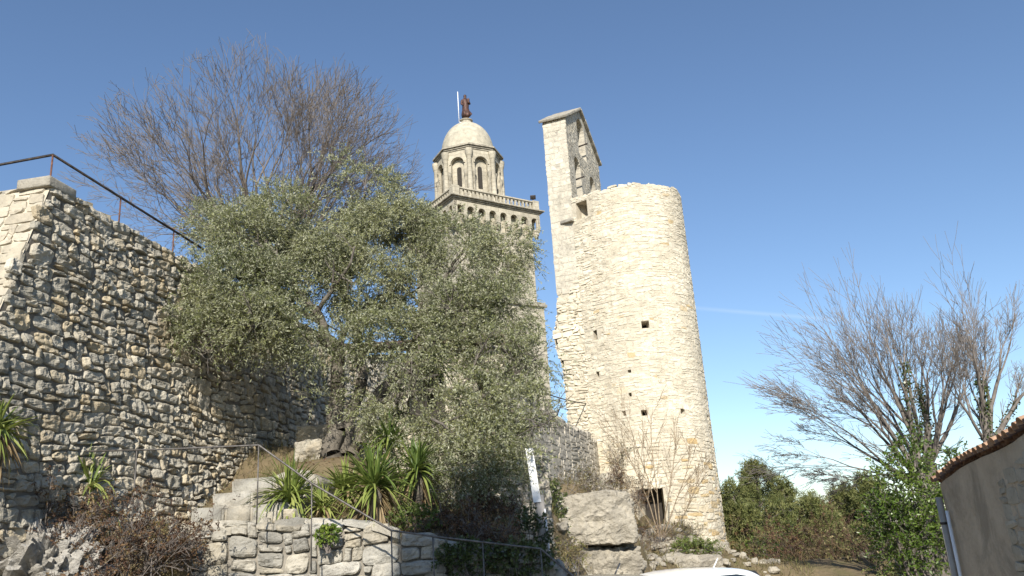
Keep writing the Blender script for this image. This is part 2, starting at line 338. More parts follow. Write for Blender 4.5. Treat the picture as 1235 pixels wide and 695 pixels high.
# ------------------------------------------------------------------ rubble masonry
def pack(nu, nv, sizes, rng):
    occ = np.zeros((nv, nu), bool); out = []
    ws = [s[2] for s in sizes]
    for j in range(nv):
        for i in range(nu):
            if occ[j, i]: continue
            w, h, _ = rng.choices(sizes, ws)[0]
            h = min(h, nv - j); w = min(w, nu - i)
            k = 1
            while k < w and not occ[j, i + k]: k += 1
            w = k
            while h > 1 and occ[j:j + h, i:i + w].any(): h -= 1
            occ[j:j + h, i:i + w] = True; out.append((i, j, w, h))
    return np.array(out, float)
SIZES = [(1, 1, 1.0), (2, 1, 2.6), (3, 1, 2.4), (4, 1, .8), (2, 2, 3.0), (3, 2, 4.2), (4, 2, 2.8), (5, 2, 1.2), (3, 3, .7), (4, 3, .7), (1, 2, .5)]
SIZES2 = SIZES
def masonry(mb, S, U0, U1, V0, V1, cu, cv, sizes, depth, seed, gap=.012, keep=None, nx=6, ny=5, rough=.35, jit=.22, warp=.06, sink=.035, tint=None, mi=0, rnd=.3, tilt=.3, ek=.92, pe=.72):
    """individual irregular stones laid over the surface S(u, v, d); returns nothing, adds to mb"""
    rng = random.Random(seed); r = np.random.RandomState(seed)
    nu, nv = max(1, round((U1 - U0) / cu)), max(1, round((V1 - V0) / cv))
    cu, cv = (U1 - U0) / nu, (V1 - V0) / nv
    st = pack(nu, nv, sizes, rng)
    u0 = U0 + st[:, 0] * cu; v0 = V0 + st[:, 1] * cv; u1 = u0 + st[:, 2] * cu; v1 = v0 + st[:, 3] * cv
    if keep is not None:
        k = keep(u0, u1, v0, v1); u0, u1, v0, v1, st = u0[k], u1[k], v0[k], v1[k], st[k]
    N = len(u0)
    def knots(n):
        x = np.linspace(-1, 1, n - 2) * ek; return np.concatenate([[-1], x, [1]])
    s, t = np.meshgrid(knots(nx), knots(ny)); s, t = s.ravel(), t.ravel(); K = len(s)
    ring = (np.maximum(abs(s), abs(t)) > .99).astype(float)
    hu = (u1 - u0) / 2 - gap * r.uniform(.4, 1.5, N); hv = (v1 - v0) / 2 - gap * r.uniform(.4, 1.5, N)
    cR = r.uniform(.4, 1.5, (N, 1)) * rnd
    x = s[None] * (1 - cR * (abs(t) ** 7)[None] * .4); y = t[None] * (1 - cR * (abs(s) ** 7)[None] * .4)
    cj = r.uniform(-1, 1, (N, 4, 2)) * jit * np.minimum(cu, cv)
    w = np.stack([(1 - s) * (1 - t), (1 + s) * (1 - t), (1 + s) * (1 + t), (1 - s) * (1 + t)], 0) / 4
    off = np.einsum('nck,cp->npk', cj, w)
    uu = ((u0 + u1) / 2)[:, None] + x * hu[:, None] + off[..., 0]; vv = ((v0 + v1) / 2)[:, None] + y * hv[:, None] + off[..., 1]
    seedp = r.uniform(0, 90, (N, 1)) * np.ones((1, K))
    nz = fbm(np.stack([uu * 13, vv * 13, seedp], -1), seed, 4)
    uu = uu + .012 * vn(np.stack([uu * 11, vv * 11, seedp + 7], -1), seed + 5); vv = vv + .012 * vn(np.stack([uu * 11, vv * 11, seedp + 17], -1), seed + 6)
    em = np.maximum(abs(s), abs(t)); prof = np.where(em > .99, 0, np.where(em > ek - .01, pe, 1.0))[None]
    d = depth * r.uniform(.45, 1.15, (N, 1)) * (.25 + .75 * prof) + depth * rough * nz * (.45 + .55 * prof)
    d = d + depth * tilt * (r.uniform(-1, 1, (N, 1)) * s[None] + r.uniform(-1, 1, (N, 1)) * t[None])
    d = d * (1 - ring)[None] - sink * ring[None]
    wu = warp * vn(np.stack([uu * .9, vv * .9, uu * 0 + 3.3], -1), seed + 8); wv = warp * vn(np.stack([uu * .7, vv * .9, uu * 0 + 8.3], -1), seed + 9)
    V = S((uu + wu).ravel(), (vv + wv).ravel(), d.ravel())
    idx = np.arange(K).reshape(ny, nx); q = np.stack([idx[:-1, :-1], idx[:-1, 1:], idx[1:, 1:], idx[1:, :-1]], -1).reshape(-1, 4)
    Q = (q[None] + (np.arange(N) * K)[:, None, None]).reshape(-1, 4)
    tt = r.uniform(0, 1, N) if tint is None else tint((u0 + u1) / 2, (v0 + v1) / 2, r)
    mb.add(V, Q, None, np.repeat(tt, K), mi)
def core(mb, S, us, vs, holes=(), depth=.6, mi=1, mi_in=2, d0=0.0, tint=.5):
    """backing surface with real recesses at the holes (u0, u1, v0, v1)"""
    us = np.unique(np.concatenate([us] + [[h[0], h[1]] for h in holes])); vs = np.unique(np.concatenate([vs] + [[h[2], h[3]] for h in holes]))
    uu, vv = np.meshgrid(us, vs); V = S(uu.ravel(), vv.ravel(), np.full(uu.size, d0)); n = len(us); Q = []
    for j in range(len(vs) - 1):
        for i in range(n - 1):
            cu, cv = (us[i] + us[i + 1]) / 2, (vs[j] + vs[j + 1]) / 2
            if any(h[0] < cu < h[1] and h[2] < cv < h[3] for h in holes): continue
            Q.append([j * n + i, j * n + i + 1, (j + 1) * n + i + 1, (j + 1) * n + i])
    mb.add(V, Q, None, tint, mi)
    for (a, b, c, e) in holes:
        cs = np.array([(a, c), (b, c), (b, e), (a, e)]); A = S(cs[:, 0], cs[:, 1], np.full(4, d0)); B = S(cs[:, 0], cs[:, 1], np.full(4, d0 - depth))
        mb.add(np.concatenate([A, B]), [[0, 1, 5, 4], [1, 2, 6, 5], [2, 3, 7, 6], [3, 0, 4, 7]], None, tint, mi)
        mb.add(B, [[0, 1, 2, 3]], None, tint, mi_in)
def no_overlap(holes, m=.03):
    def k(u0, u1, v0, v1):
        r = np.ones(len(u0), bool)
        for (a, b, c, e) in holes: r &= ~((u0 < b - m) & (u1 > a + m) & (v0 < e - m) & (v1 > c + m))
        return r
    return k
def plane_S(o, du, dv, n):
    o, du, dv, n = (np.asarray(k, float) for k in (o, du, dv, n))
    return lambda u, v, d: o + u[:, None] * du + v[:, None] * dv + d[:, None] * n

# ------------------------------------------------------------------ vegetation
class Tree:
    def __init__(s, seed): s.r = random.Random(seed); s.seg = []; s.tips = []
    def rv(s): return Vector((s.r.gauss(0, 1), s.r.gauss(0, 1), s.r.gauss(0, 1)))
    def add(s, p, q, a, b, lv): s.seg.append((p.x, p.y, p.z, q.x, q.y, q.z, a, b, lv))
    def branch(s, p, d, L, r, lv, C):
        """C: dict(kids, ang, ratio, wander, up, seg, rmin, maxlv)"""
        n = max(3, int(L / C['seg'][min(lv, len(C['seg']) - 1)])); n = min(n, 9); pts = [p.copy()]; dirs = []; rs = [r]
        d = d.normalized()
        for i in range(n):
            d = (d + s.rv() * C['wander'] + Vector((0, 0, 1)) * C['up'] + C.get('pull', Vector((0, 0, 0)))).normalized(); q = pts[-1] + d * (L / n)
            rr = max(C['rmin'], r * (1 - .7 * (i + 1) / n)); s.add(pts[-1], q, rs[-1], rr, lv); pts.append(q); dirs.append(d.copy()); rs.append(rr)
        s.tips.append((pts[-1], d.copy(), lv))
        if lv < C['maxlv']: s.spawn(pts, dirs, rs, L, lv, C)
    def spawn(s, pts, dirs, rs, L, lv, C, f0=.18):
        k = C['kids'][lv]; k = max(1, int(k * s.r.uniform(.75, 1.3)))
        for j in range(k):
            f = f0 + (1 - f0) * (j + s.r.random()) / k; x = f * len(dirs); i = min(len(dirs) - 1, int(x)); t = x - i
            p = pts[i].lerp(pts[i + 1], min(1, t)); dd = dirs[i]; ax = dd.cross(s.rv()).normalized()
            a = math.radians(C['ang'] * s.r.uniform(.6, 1.35)); nd_ = Matrix.Rotation(a, 3, ax) @ dd
            l = L * C['ratio'] * s.r.uniform(.6, 1.25) * (1 - .45 * f)
            s.branch(p, nd_, max(l, C.get('lmin', .1)), max(C['rmin'], rs[i] * .62), lv + 1, C)
    def limb(s, pts, r0, r1, C, lv=0, f0=.2, Lk=None):
        """an explicit limb through given points, smoothed, with procedural children"""
        pts = [Vector([float(c) for c in p]) for p in pts]; sm = []
        m = len(pts)
        for i in range(m - 1):
            a, b, c, e = pts[max(i - 1, 0)], pts[i], pts[i + 1], pts[min(i + 2, m - 1)]
            for k in range(4):
                t = k / 4; sm.append(.5 * ((2 * b) + (c - a) * t + (2 * a - 5 * b + 4 * c - e) * t * t + (3 * b - a - 3 * c + e) * t ** 3))
        sm.append(pts[-1]); n = len(sm) - 1
        sm = [sm[0]] + [q + s.rv() * .01 * (r0 / .05) for q in sm[1:-1]] + [sm[-1]]
        rs = [r0 + (r1 - r0) * i / n for i in range(n + 1)]; dirs = [(sm[i + 1] - sm[i]).normalized() for i in range(n)]
        for i in range(n): s.add(sm[i], sm[i + 1], rs[i], rs[i + 1], lv)
        L = sum((sm[i + 1] - sm[i]).length for i in range(n)); s.tips.append((sm[-1], dirs[-1], lv))
        if C: s.spawn(sm, dirs, rs, Lk or L, lv, C, f0)
        return sm, dirs
    def fork(s, p, d, L, r, lv, C, aim=None):
        """a branch that splits in two or three at its end, with fine side twigs"""
        d = d.normalized(); n = 3 if lv < C['maxlv'] else 2; q = p.copy(); pts = [q]; rr = r
        for i in range(n):
            d = (d + s.rv() * C['wander'] + Vector((0, 0, 1)) * C['up'] + (aim * C['aim'] if aim is not None else Vector((0, 0, 0)))).normalized()
            e = q + d * (L / n)
            if 'env' in C:
                ec, er = C['env']; w = e - ec
                if (w.x / er.x) ** 2 + (w.y / er.y) ** 2 + (w.z / er.z) ** 2 > s.r.uniform(.9, 1.08) * (1 + .38 * mnoise.noise(w.normalized() * 2.3 + Vector((4.7, 1.1, 2.2)))): return
            r2 = max(C['rmin'], rr * .91); s.add(q, e, rr, r2, lv); q = e; rr = r2; pts.append(q)
        s.tips.append((q, d.copy(), lv))
        if lv >= C['maxlv']: return
        k = 3 if s.r.random() < C.get('three', .15) else 2; ax = d.cross(s.rv()).normalized()
        for j in range(k):
            a = math.radians(s.r.uniform(*C['ang'])) * (.6 if j == 0 else 1); x = Matrix.Rotation(j * 2 * math.pi / k + s.r.uniform(-.5, .5), 3, d) @ ax
            s.fork(q, Matrix.Rotation(a, 3, x) @ d, L * C['q'] * s.r.uniform(.72, 1.2), max(C['rmin'], rr * (.8 if j == 0 else .66)), lv + 1, C, aim)
        for j in range(C['side']):
            if s.r.random() > C.get('sidep', .85): continue
            x = d.cross(s.rv()).normalized(); b = pts[s.r.randint(1, len(pts) - 2)] if len(pts) > 2 else pts[0]
            s.fork(b, Matrix.Rotation(math.radians(s.r.uniform(25, 50)), 3, x) @ d, max(.16, L * .55) * s.r.uniform(.6, 1.2), max(C['rmin'], rr * .4), max(lv + 1, C['maxlv'] - C['sub']), C, aim)
    def limb_fork(s, pts, r0, C, frac=.32, q0=0):
        """limb that follows the first part of a given path and then forks towards its end"""
        pts = [Vector([float(c) for c in p]) for p in pts]; D = sum((pts[i + 1] - pts[i]).length for i in range(len(pts) - 1)); n = C['maxlv'] + 1
        aim = (pts[-1] - pts[-2]).normalized(); q = C['q'] * .96; L0 = C.get('D', 1.0) * D * (1 - q) / (1 - q ** n) * 1.02
        s.fork(pts[0], (pts[1] - pts[0]), L0, r0, 0, C, aim); return [pts[0]] + pts[1:], None
    def build(s, root, trunk_m, twig_m, thr=.03, names=('trunk', 'branches'), off=(0, 0, 0)):
        A = np.array(s.seg); A[:, 0:3] -= np.asarray(off); A[:, 3:6] -= np.asarray(off)
        d = A[:, 3:6] - A[:, 0:3]; A[:, 3:6] += d * .06; big = A[:, 6] > thr; out = []
        for sel, nm, m in ((big, names[0], trunk_m), (~big, names[1], twig_m)):
            if not sel.any(): continue
            mb = MB(); B = A[sel]; 
            for lo, hi, n in ((.06, 9, 9), (.02, .06, 6), (-1, .02, 3)):
                q = B[(B[:, 6] > lo) & (B[:, 6] <= hi)]
                if len(q): V, Q = frusta(q[:, 0:3], q[:, 3:6], q[:, 6], q[:, 7], n); mb.add(V, Q, None, np.repeat((q[:, 2] * 7.3) % 1, 2 * n))
            out.append(mb.build(nm, m, root))
        return out
def leaves(mb, p, d, L, Wd, tint, r, mi=0, bend=0.0):
    """slender diamond leaves at p pointing along d"""
    N = len(p); d = norm(d); side = norm(np.cross(d, r.normal(size=(N, 3)))); L = np.broadcast_to(L, (N,))[:, None]; Wd = np.broadcast_to(Wd, (N,))[:, None]
    up = np.cross(side, d) * bend
    V = np.stack([p, p + d * L * .45 + side * Wd / 2 + up * L * .2, p + d * L, p + d * L * .45 - side * Wd / 2 + up * L * .2], 1).reshape(-1, 3)
    mb.add(V, np.arange(4 * N).reshape(-1, 4), None, np.repeat(np.clip(tint, 0, 1), 4), mi)
def shoots(mb, b, d, l, k, L, Wd, tint, r, droop=.15, spread=.75, mi=0, twigs=None, trad=.003):
    """leafy shoots: base b, direction d, length l, k leaves each"""
    N = len(b); d = norm(d); t = (np.arange(k) + .5)[None] / k * r.uniform(.9, 1.1, (N, k)); l = np.broadcast_to(l, (N,))
    dr = np.zeros((N, k, 3)); dr[..., 2] = -droop * t ** 2
    p = b[:, None] + (d[:, None] * t[..., None] + dr) * l[:, None, None]
    rad = norm(r.normal(size=(N, k, 3))); ld = d[:, None] * (1 - spread * .6) + rad * spread; ld[..., 2] -= droop * t * .8
    tt = np.repeat(tint, k) + r.uniform(-.22, .22, N * k)
    leaves(mb, p.reshape(-1, 3), ld.reshape(-1, 3), L * r.uniform(.7, 1.25, N * k), Wd * r.uniform(.8, 1.2, N * k), tt, r, mi)
    if twigs is not None:
        m_ = b + (d * .55 + np.array([0, 0, -droop * .3])) * l[:, None]; e = b + (d + np.array([0, 0, -droop])) * l[:, None]
        V, Q = frusta(np.concatenate([b, m_]), np.concatenate([m_, e]), np.full(2 * N, trad), np.full(2 * N, trad * .7), 3); twigs.add(V, Q)
def straps(mb, base, dirs, L, Wd, bend, tint, r, n=6, mi=0):
    """arching strap leaves (yucca, grass)"""
    N = len(base); d = norm(dirs); up = np.array([0, 0, 1.0]); side = norm(np.cross(d, up) + 1e-6 + r.normal(size=(N, 3)) * .12)
    t = np.linspace(0, 1, n); L = np.broadcast_to(L, (N,)); bend = np.broadcast_to(bend, (N,)); Wd = np.broadcast_to(Wd, (N,))
    c = base[:, None] + d[:, None] * (t * 1.0)[None, :, None] * L[:, None, None]
    c[..., 2] -= bend[:, None] * (t ** 2.2)[None] * L[:, None]
    hz = d * [1, 1, 0]; c += hz[:, None] * (bend[:, None] * .25 * (t ** 2)[None] * L[:, None])[..., None] * -.3
    w = (np.minimum(1, .55 + 2 * t) * (1 - t ** 3) + .02)[None, :, None] * Wd[:, None, None] / 2
    nn = norm(np.cross(side, d))[:, None] * w * .5
    V = np.stack([c - side[:, None] * w + nn, c, c + side[:, None] * w + nn], 2).reshape(-1, 3)
    i = np.arange(n - 1); q = np.concatenate([np.stack([3 * i, 3 * i + 1, 3 * i + 4, 3 * i + 3], 1), np.stack([3 * i + 1, 3 * i + 2, 3 * i + 5, 3 * i + 4], 1)])
    Q = (q[None] + (np.arange(N) * 3 * n)[:, None, None]).reshape(-1, 4)
    mb.add(V, Q, None, np.repeat(np.clip(tint, 0, 1), 3 * n), mi)

# ------------------------------------------------------------------ terrain
CP = np.array([(-14, 10.9, 2.0), (-9, 10.9, 1.98), (-6, 10.9, 1.95), (-5, 10.9, 1.93), (-4.3, 10.9, 1.93), (-3.6, 10.9, 1.95), (-3, 10.9, 1.97), (-2.3, 10.9, 1.92), (-1.6, 10.9, 1.72), (-.8, 10.9, 1.55), (0, 10.9, 1.35), (.5, 11, 1.0), (1.2, 11.2, .2), (2.2, 12, -.4), (1.7, 12.6, -.4), (2.5, 14, -.5), (3.6, 14, -.5), (2.4, 16.5, -.45), (3.2, 18, -.5), (5, 11, -.4), (3.4, 11, -.4), (8, 11, -.4),
    (-5.3, 12.5, 2.15), (-4.2, 13.2, 2.75), (-3.3, 12.2, 2.2), (-2.3, 12.2, 2.15), (-1.4, 12.2, 2.05), (-.4, 12.2, 1.85), (.4, 12.4, 1.15), (.9, 12.2, .2), (.8, 13, .4), (.85, 14.2, .2), (.85, 11.3, .3), (1.1, 13, .1), (-3.3, 14.4, 3.2), (-4.3, 16, 3.6), (-2, 14, 2.75), (-.5, 14, 2.3), (.25, 13.9, 1.4), (1.1, 14.6, .1), (3, 16, -.3), (1.3, 17, -.1), (.5, 16.5, .9),
    (.2, 18, 2.2), (1.0, 19.3, .1), (2.6, 19.3, -.2), (.3, 19.2, 1.0), (.6, 20.0, .2), (1.5, 20.0, -.1), (2.5, 20.0, -.3), (3.1, 20.6, -.3), (3.2, 22, -.2), (3.3, 23.4, .2), (.8, 21.4, 2.6), (2.0, 21.4, 2.5), (2.6, 24, 1.9), (-1, 24, 3.5), (1.2, 26, 3.2), (-4, 24, 3.7), (3.4, 27, .9), (4.2, 28, .8), (2.3, 28, 2.6), (4, 24, -.1), (4.8, 29.8, 1.35), (5.3, 31.2, 1.85), (6.3, 30.6, 1.0), (7.4, 31, .35), (8.2, 33, .2), (9, 37, 0), (3, 33, 3.2), (4, 21, -.4), (6, 26, -.5), (8, 28, -.5), (5, 16, -.5), (9, 20, -.6), (12, 26, -.8), (14, 40, -1.5), (0, 36, 4), (-4, 45, 4.5), (4, 50, 3), (-8, 30, 4), (-8, 20, 3)])
def bank_h(x, y):
    x, y = np.asarray(x, float), np.asarray(y, float); d2 = (x[..., None] - CP[:, 0]) ** 2 + (y[..., None] - CP[:, 1]) ** 2
    w = 1 / (d2 + .05) ** 2; return (w * CP[:, 2]).sum(-1) / w.sum(-1)
def low_h(x, y):
    x, y = np.asarray(x, float), np.asarray(y, float)
    return -.035 * np.clip(y, 0, 16) - .02 * np.clip(y - 25, 0, 200) + .0 * x
def hgt(x, y): return float(bank_h(x, y))
# far ground sheet
def grid_sheet(xs, ys, fz, name, m, kind='structure', tint=.5):
    xx, yy = np.meshgrid(xs, ys); V = np.stack([xx, yy, fz(xx, yy)], -1).reshape(-1, 3); n = len(xs)
    i, j = np.meshgrid(np.arange(n - 1), np.arange(len(ys) - 1)); a = (j * n + i).ravel()
    mb = MB(); mb.add(V, np.stack([a, a + 1, a + n + 1, a + n], 1), None, tint); o = mb.build(name, m); o['kind'] = kind; return o
gx = np.concatenate([np.linspace(-900, -45, 12), np.linspace(-40, 60, 60), np.linspace(70, 900, 12)])
gy = np.concatenate([np.linspace(-300, -25, 8), np.linspace(-20, 90, 80), np.linspace(100, 1500, 14)])
grid_sheet(gx, gy, lambda x, y: low_h(x, y) - .03 + .05 * vn(np.stack([x * .4, y * .4, x * 0], -1), 3), 'ground', M['soil'])
grid_sheet(np.linspace(1.3, 4.1, 8), np.linspace(-15, 24, 40), lambda x, y: low_h(x, y) + .035, 'road', M['asphalt'])
bx = np.arange(-14, 16.01, .16); by = np.arange(10.95, 52, .2)
def bank_z(x, y):
    z = bank_h(x, y) + .05 * fbm(np.stack([x * 2.2, y * 2.2, x * 0 + 1], -1), 4)
    return z
grid_sheet(bx, by, bank_z, 'hillside', M['soil'])

# ------------------------------------------------------------------ big retaining wall on the left
Z = np.array([0, 0, 1.0])
DW = np.array([.16745, .98588, 0]); NW = np.array([.98588, -.16745, 0]); LW = -NW
Q0 = P(215, 637, 13.0); Q0 = Q0 + np.array([0, 0, 1.6 - Q0[2]]) + .1 * (Q0[2] - 1.6) * NW   # foot of the wall, z = 1.6
BAT = .1; HTOP = 6.64 - 1.6
wall_pt = lambda u, v: Q0 + u * DW + v * (Z - BAT * NW)
edge_a = lambda v: -2.81 - .415 * (HTOP - v)
nW = norm(NW + BAT * Z)
S_wall = plane_S(Q0, DW, Z - BAT * NW, nW)
rw = thing('retaining_wall', 'tall dry stone retaining wall of rough grey limestone with an iron rail on top', 'wall', wall_pt(0, 0))
RWO = wall_pt(0, 0)
UMAX = 10.5
mb = MB()
def keep_w(u0, u1, v0, v1): return (u0 > edge_a(v0) - .12) & (u1 > edge_a(v1) + .05)
masonry(mb, S_wall, edge_a(0) - .2, UMAX, 0, HTOP + .03, .108, .082, SIZES, .044, 11, gap=.006, keep=keep_w, nx=12, ny=11, rough=.62, jit=.30, warp=.10, rnd=.6, tilt=.35, pe=.45)
# big corner stones
mbq = MB(); rr = random.Random(4); v = 0.0; k = 0
quoin = []
while v < HTOP - .15:
    h = rr.uniform(.2, .34); ln = rr.uniform(.75, 1.15) if k % 2 else rr.uniform(.35, .6); quoin.append((v, min(v + h, HTOP), ln)); v += h; k += 1
# left, sunlit face: battered strongly, rises with the corner
NL = norm(-DW + .415 * Z + .0 * NW)
def S_left(u, v, d):
    o = Q0 + edge_a(v)[:, None] * DW + v[:, None] * (Z - BAT * NW); return o + u[:, None] * (LW + .02 * Z) + d[:, None] * NL
mbl = MB()
masonry(mbl, S_left, .02, 4.2, 0, HTOP + .02, .12, .085, SIZES, .035, 21, gap=.006, nx=6, ny=5, rough=.4, jit=.3, rnd=.4)
sh = lambda o: o
mc = MB()
vv = np.linspace(0, HTOP - .01, 14)
for (a, b) in zip(vv[:-1], vv[1:]):
    us0, us1 = np.linspace(edge_a(a) + .02, UMAX, 8), np.linspace(edge_a(b) + .02, UMAX, 8)
    for i in range(7):
        mc.add(S_wall(np.array([us0[i], us0[i + 1], us1[i + 1], us1[i]]), np.array([a, a, b, b]), np.full(4, -.005)), [[0, 1, 2, 3]])
core(mc, S_left, np.linspace(0, 4.2, 6), vv, mi=1, d0=-.004)
# top and rear of the wall so it is a solid
tl = wall_pt(edge_a(HTOP), HTOP); tr = wall_pt(UMAX, HTOP)
top_in = -.7 * NW
mc.add(np.array([tl, tr, tr + top_in, tl + top_in]) - .02 * Z, [[0, 1, 2, 3]])
mc.add(np.array([tr, tr + top_in, wall_pt(UMAX, 0) + top_in, wall_pt(UMAX, 0)]), [[0, 1, 2, 3]])
S_top = plane_S(tl, DW, LW, Z)
masonry(mb, S_top, .3, UMAX - edge_a(HTOP), -.02, .62, .15, .2, [(1, 1, 1), (2, 1, 3), (3, 1, 2), (2, 2, 2)], .11, 31, gap=.012, nx=6, ny=5, rough=.5, jit=.3)
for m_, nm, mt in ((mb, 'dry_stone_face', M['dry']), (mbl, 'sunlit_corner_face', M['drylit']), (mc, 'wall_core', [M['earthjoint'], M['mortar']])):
    m_.V = [v - RWO for v in m_.V]; m_.build(nm, mt, rw, smooth=False)
mq = MB()
cpos = tl - RWO
A_ = Matrix(((DW[0], LW[0], 0, cpos[0]), (DW[1], LW[1], 0, cpos[1]), (0, 0, 1, cpos[2]), (0, 0, 0, 1)))
mq.box((-.08, -.05, .0), (.46, .46, .15), A_, bev=.022); mq.build('capstone', M['capstone'], rw)
mq = MB(); mq.box((.0, .54, -.05), (.55, 1.6, .07), A_, bev=.03); mq.box((.02, 1.64, -.1), (.5, 4.0, .02), A_, bev=.03); mq.build('coping', M['capstone'], rw)

# terrace behind the wall
tt = MB(); a0 = wall_pt(edge_a(HTOP), HTOP) + top_in - .05 * Z; a1 = wall_pt(UMAX, HTOP) + top_in - .05 * Z
pts = [a0 + .2 * DW + .3 * NW, a1 + .3 * NW, a1 + np.array([-.5, 4, 0]), a1 + np.array([-3, 10, 0]), a1 + np.array([-5, 40, 0]), (-60, 60, 6.6), (-60, 11, 6.6), a0 + LW * 4 + .2 * DW]
bm = bmesh.new(); bm.faces.new([bm.verts.new(Vector([float(c) for c in p])) for p in pts]); bmesh.ops.triangulate(bm, faces=bm.faces)
Vv, Qq, Tt = bm_arrays(bm); tt.add(Vv, Qq, Tt)
lowp = [np.array(p) * [1, 1, 0] + [0, 0, 1.5] for p in pts]
for i in range(1, 4): tt.add([pts[i], pts[i + 1], lowp[i + 1], lowp[i]], [[0, 1, 2, 3]])
o = tt.build('terrace', M['soil']); o['kind'] = 'structure'

# iron rail on the wall
S1 = tl - .3 * NW
p1 = onplane(64, 185, S1, NW); zr = 7.34; ua = float(np.dot(p1 - S1, DW))
rl = thing('guard_rail', 'thin dark iron guard rail on rusty posts along the top of the tall wall', 'railing', (p1[0], p1[1], 6.6))
o0 = np.array([p1[0], p1[1], 6.6])
def rp(a, z): q = S1 + a * DW; return np.array([q[0], q[1], z]) - o0
mbx = MB(); left_end = np.array([p1[0], p1[1], zr]) + LW * 3.4 - .0 * DW
tube(mbx, [left_end - o0 + [0, 0, -.1], rp(ua, zr), rp(ua + 4, zr - .06), rp(ua + 12.4, zr - .1)], .021, 6); mbx.build('top_rail', M['iron'], rl)
for k, a in enumerate((ua, ua + 1.55, ua + 3.05, ua + 4.6, ua + 6.2, ua + 7.8, ua + 9.4, ua + 11)):
    m_ = MB(); tube(m_, [rp(a, 6.5), rp(a, zr)], .013, 6); m_.build('post', M['rust'], rl)
m_ = MB(); tube(m_, [left_end - o0 + [.4, 0, -.85], left_end - o0 + [.4, 0, -.08]], .013, 6); m_.build('post', M['rust'], rl)

# ------------------------------------------------------------------ low front wall, rock, steps, handrail
YL = 10.8
def low_top(u):
    return np.interp(u, [-5.6, -4.5, -4.2, -3.2, -2.9, -2.3, -1.9, -1.5, -.8, 0, .5], [1.9, 1.95, 1.98, 2.02, 2.06, 2.02, 1.92, 1.76, 1.6, 1.42, 1.28])
S_low = plane_S((0, YL, 0), (1, 0, 0), (0, .06, 1), (0, -1, .06))
lw = thing('low_wall', 'low pale rubble wall below the yuccas with large flat stones', 'wall', (-2.5, YL, -.4)); LO = np.array([-2.5, YL, -.4])
mb = MB()
masonry(mb, S_low, -5.5, .45, -.4, 2.06, .115, .088, SIZES, .05, 41, gap=.003, keep=lambda u0, u1, v0, v1: v1 < low_top((u0 + u1) / 2) + .07, nx=12, ny=11, rough=.6, jit=.2, warp=.10, rnd=.5, pe=.5)
S_lowtop = lambda u, v, d: np.stack([u, YL + .09 + v, low_top(u) - .03 + d], -1)
masonry(mb, S_lowtop, -5.4, .45, 0.0, .42, .17, .2, [(1, 1, 1), (2, 1, 3), (3, 2, 2), (2, 2, 2)], .07, 43, gap=.01, nx=7, ny=6, rough=.4, jit=.3)
mb.V = [v - LO for v in mb.V]; mb.build('stones', M['low'], lw, smooth=False)
mb = MB(); xs = np.linspace(-5.5, .45, 24)
for a, b in zip(xs[:-1], xs[1:]):
    za, zb = low_top(a) - .05, low_top(b) - .05
    Vb = np.array([(a, YL + .02, -.4), (b, YL + .02, -.4), (b, YL + .13, zb), (a, YL + .13, za), (b, YL + .5, zb), (a, YL + .5, za)]) - LO
    mb.add(Vb, [[0, 1, 2, 3], [3, 2, 4, 5]])
mb.build('mortar_core', M['darkmortar'], lw)

def rock(name, center, size, seed, m, label=None, cat='rock', parent=None, amp=.18, f=1.2, res=5, box=.65, group=None, rz=0.0, strata=0.0):
    bm = bmesh.new(); bmesh.ops.create_icosphere(bm, subdivisions=res, radius=1.0)
    V = np.array([v.co[:] for v in bm.verts]); nV = V / np.abs(V).max(1, keepdims=True); V = V * (1 - box) + nV * box
    V = V * np.asarray(size) / 2
    nn = norm(V / np.asarray(size)); w = fbm(V * f + seed * 7.7, seed, 5); w2 = np.abs(fbm(V * f * 2.3 + seed * 3.1, seed + 9, 4))
    if strata: w = w + strata * np.abs(vn(np.stack([V[:, 0] * .5, V[:, 1] * .5, V[:, 2] * 5], -1), seed + 2))
    V = V + nn * ((w * amp - w2 * amp * .8) * min(size))[:, None]
    for v, c in zip(bm.verts, V): v.co = c
    Vv, Qq, Tt = bm_arrays(bm); mb = MB(); mb.add(Vv, Qq, Tt, .5 + .5 * np.clip(fbm(Vv * 2, seed, 2), -1, 1))
    o = mb.build(name, m, parent, smooth=False); o.location = Vector([float(c) for c in center]); o.rotation_euler = (0, 0, rz)
    if label: tag(o, label, cat, group)
    return o
q = P(18, 690, 10.2); rock('rock_outcrop', (q[0] - .25, q[1] - .05, 1.4), (2.1, 1.1, 1.2), 3, M['greyrock'], 'broad grey rock outcrop at the foot of the dry stone wall', 'rock', amp=.34, f=2.6, box=.85, strata=.7, res=6)
q = P(75, 665, 10.5); rock('pitted_boulder', (q[0], q[1] + .2, 1.5), (.55, .5, .8), 5, M['greyrock'], 'narrow pitted grey boulder half hidden by the dry brown bush', 'rock', amp=.2, f=2.4)
q = P(150, 690, 10.6); rock('earth_bank', (q[0] - .1, q[1] + .35, 1.35), (1.7, .7, 1.0), 8, M['soil'], None, None, amp=.15)['kind'] = 'structure'
for k, (px, py, Y, sz, sd, lab) in enumerate([(374, 548, 14.9, (.6, .5, .5), 12, 'dark boulder wedged between the big wall and the olive trunk'), (352, 590, 13.0, (.6, .5, .5), 14, 'pale boulder beside the top of the stone steps'), (395, 528, 15.6, (1.2, .6, .5), 15, 'flat ledge stone behind the olive trunks'), (340, 625, 11.4, (.5, .4, .25), 16, 'small flat stone under the first yucca')]):
    q = P(px, py, Y); rock('boulder', q, sz, sd, M['dry'], lab, 'boulder', amp=.14, f=1.6, res=4)

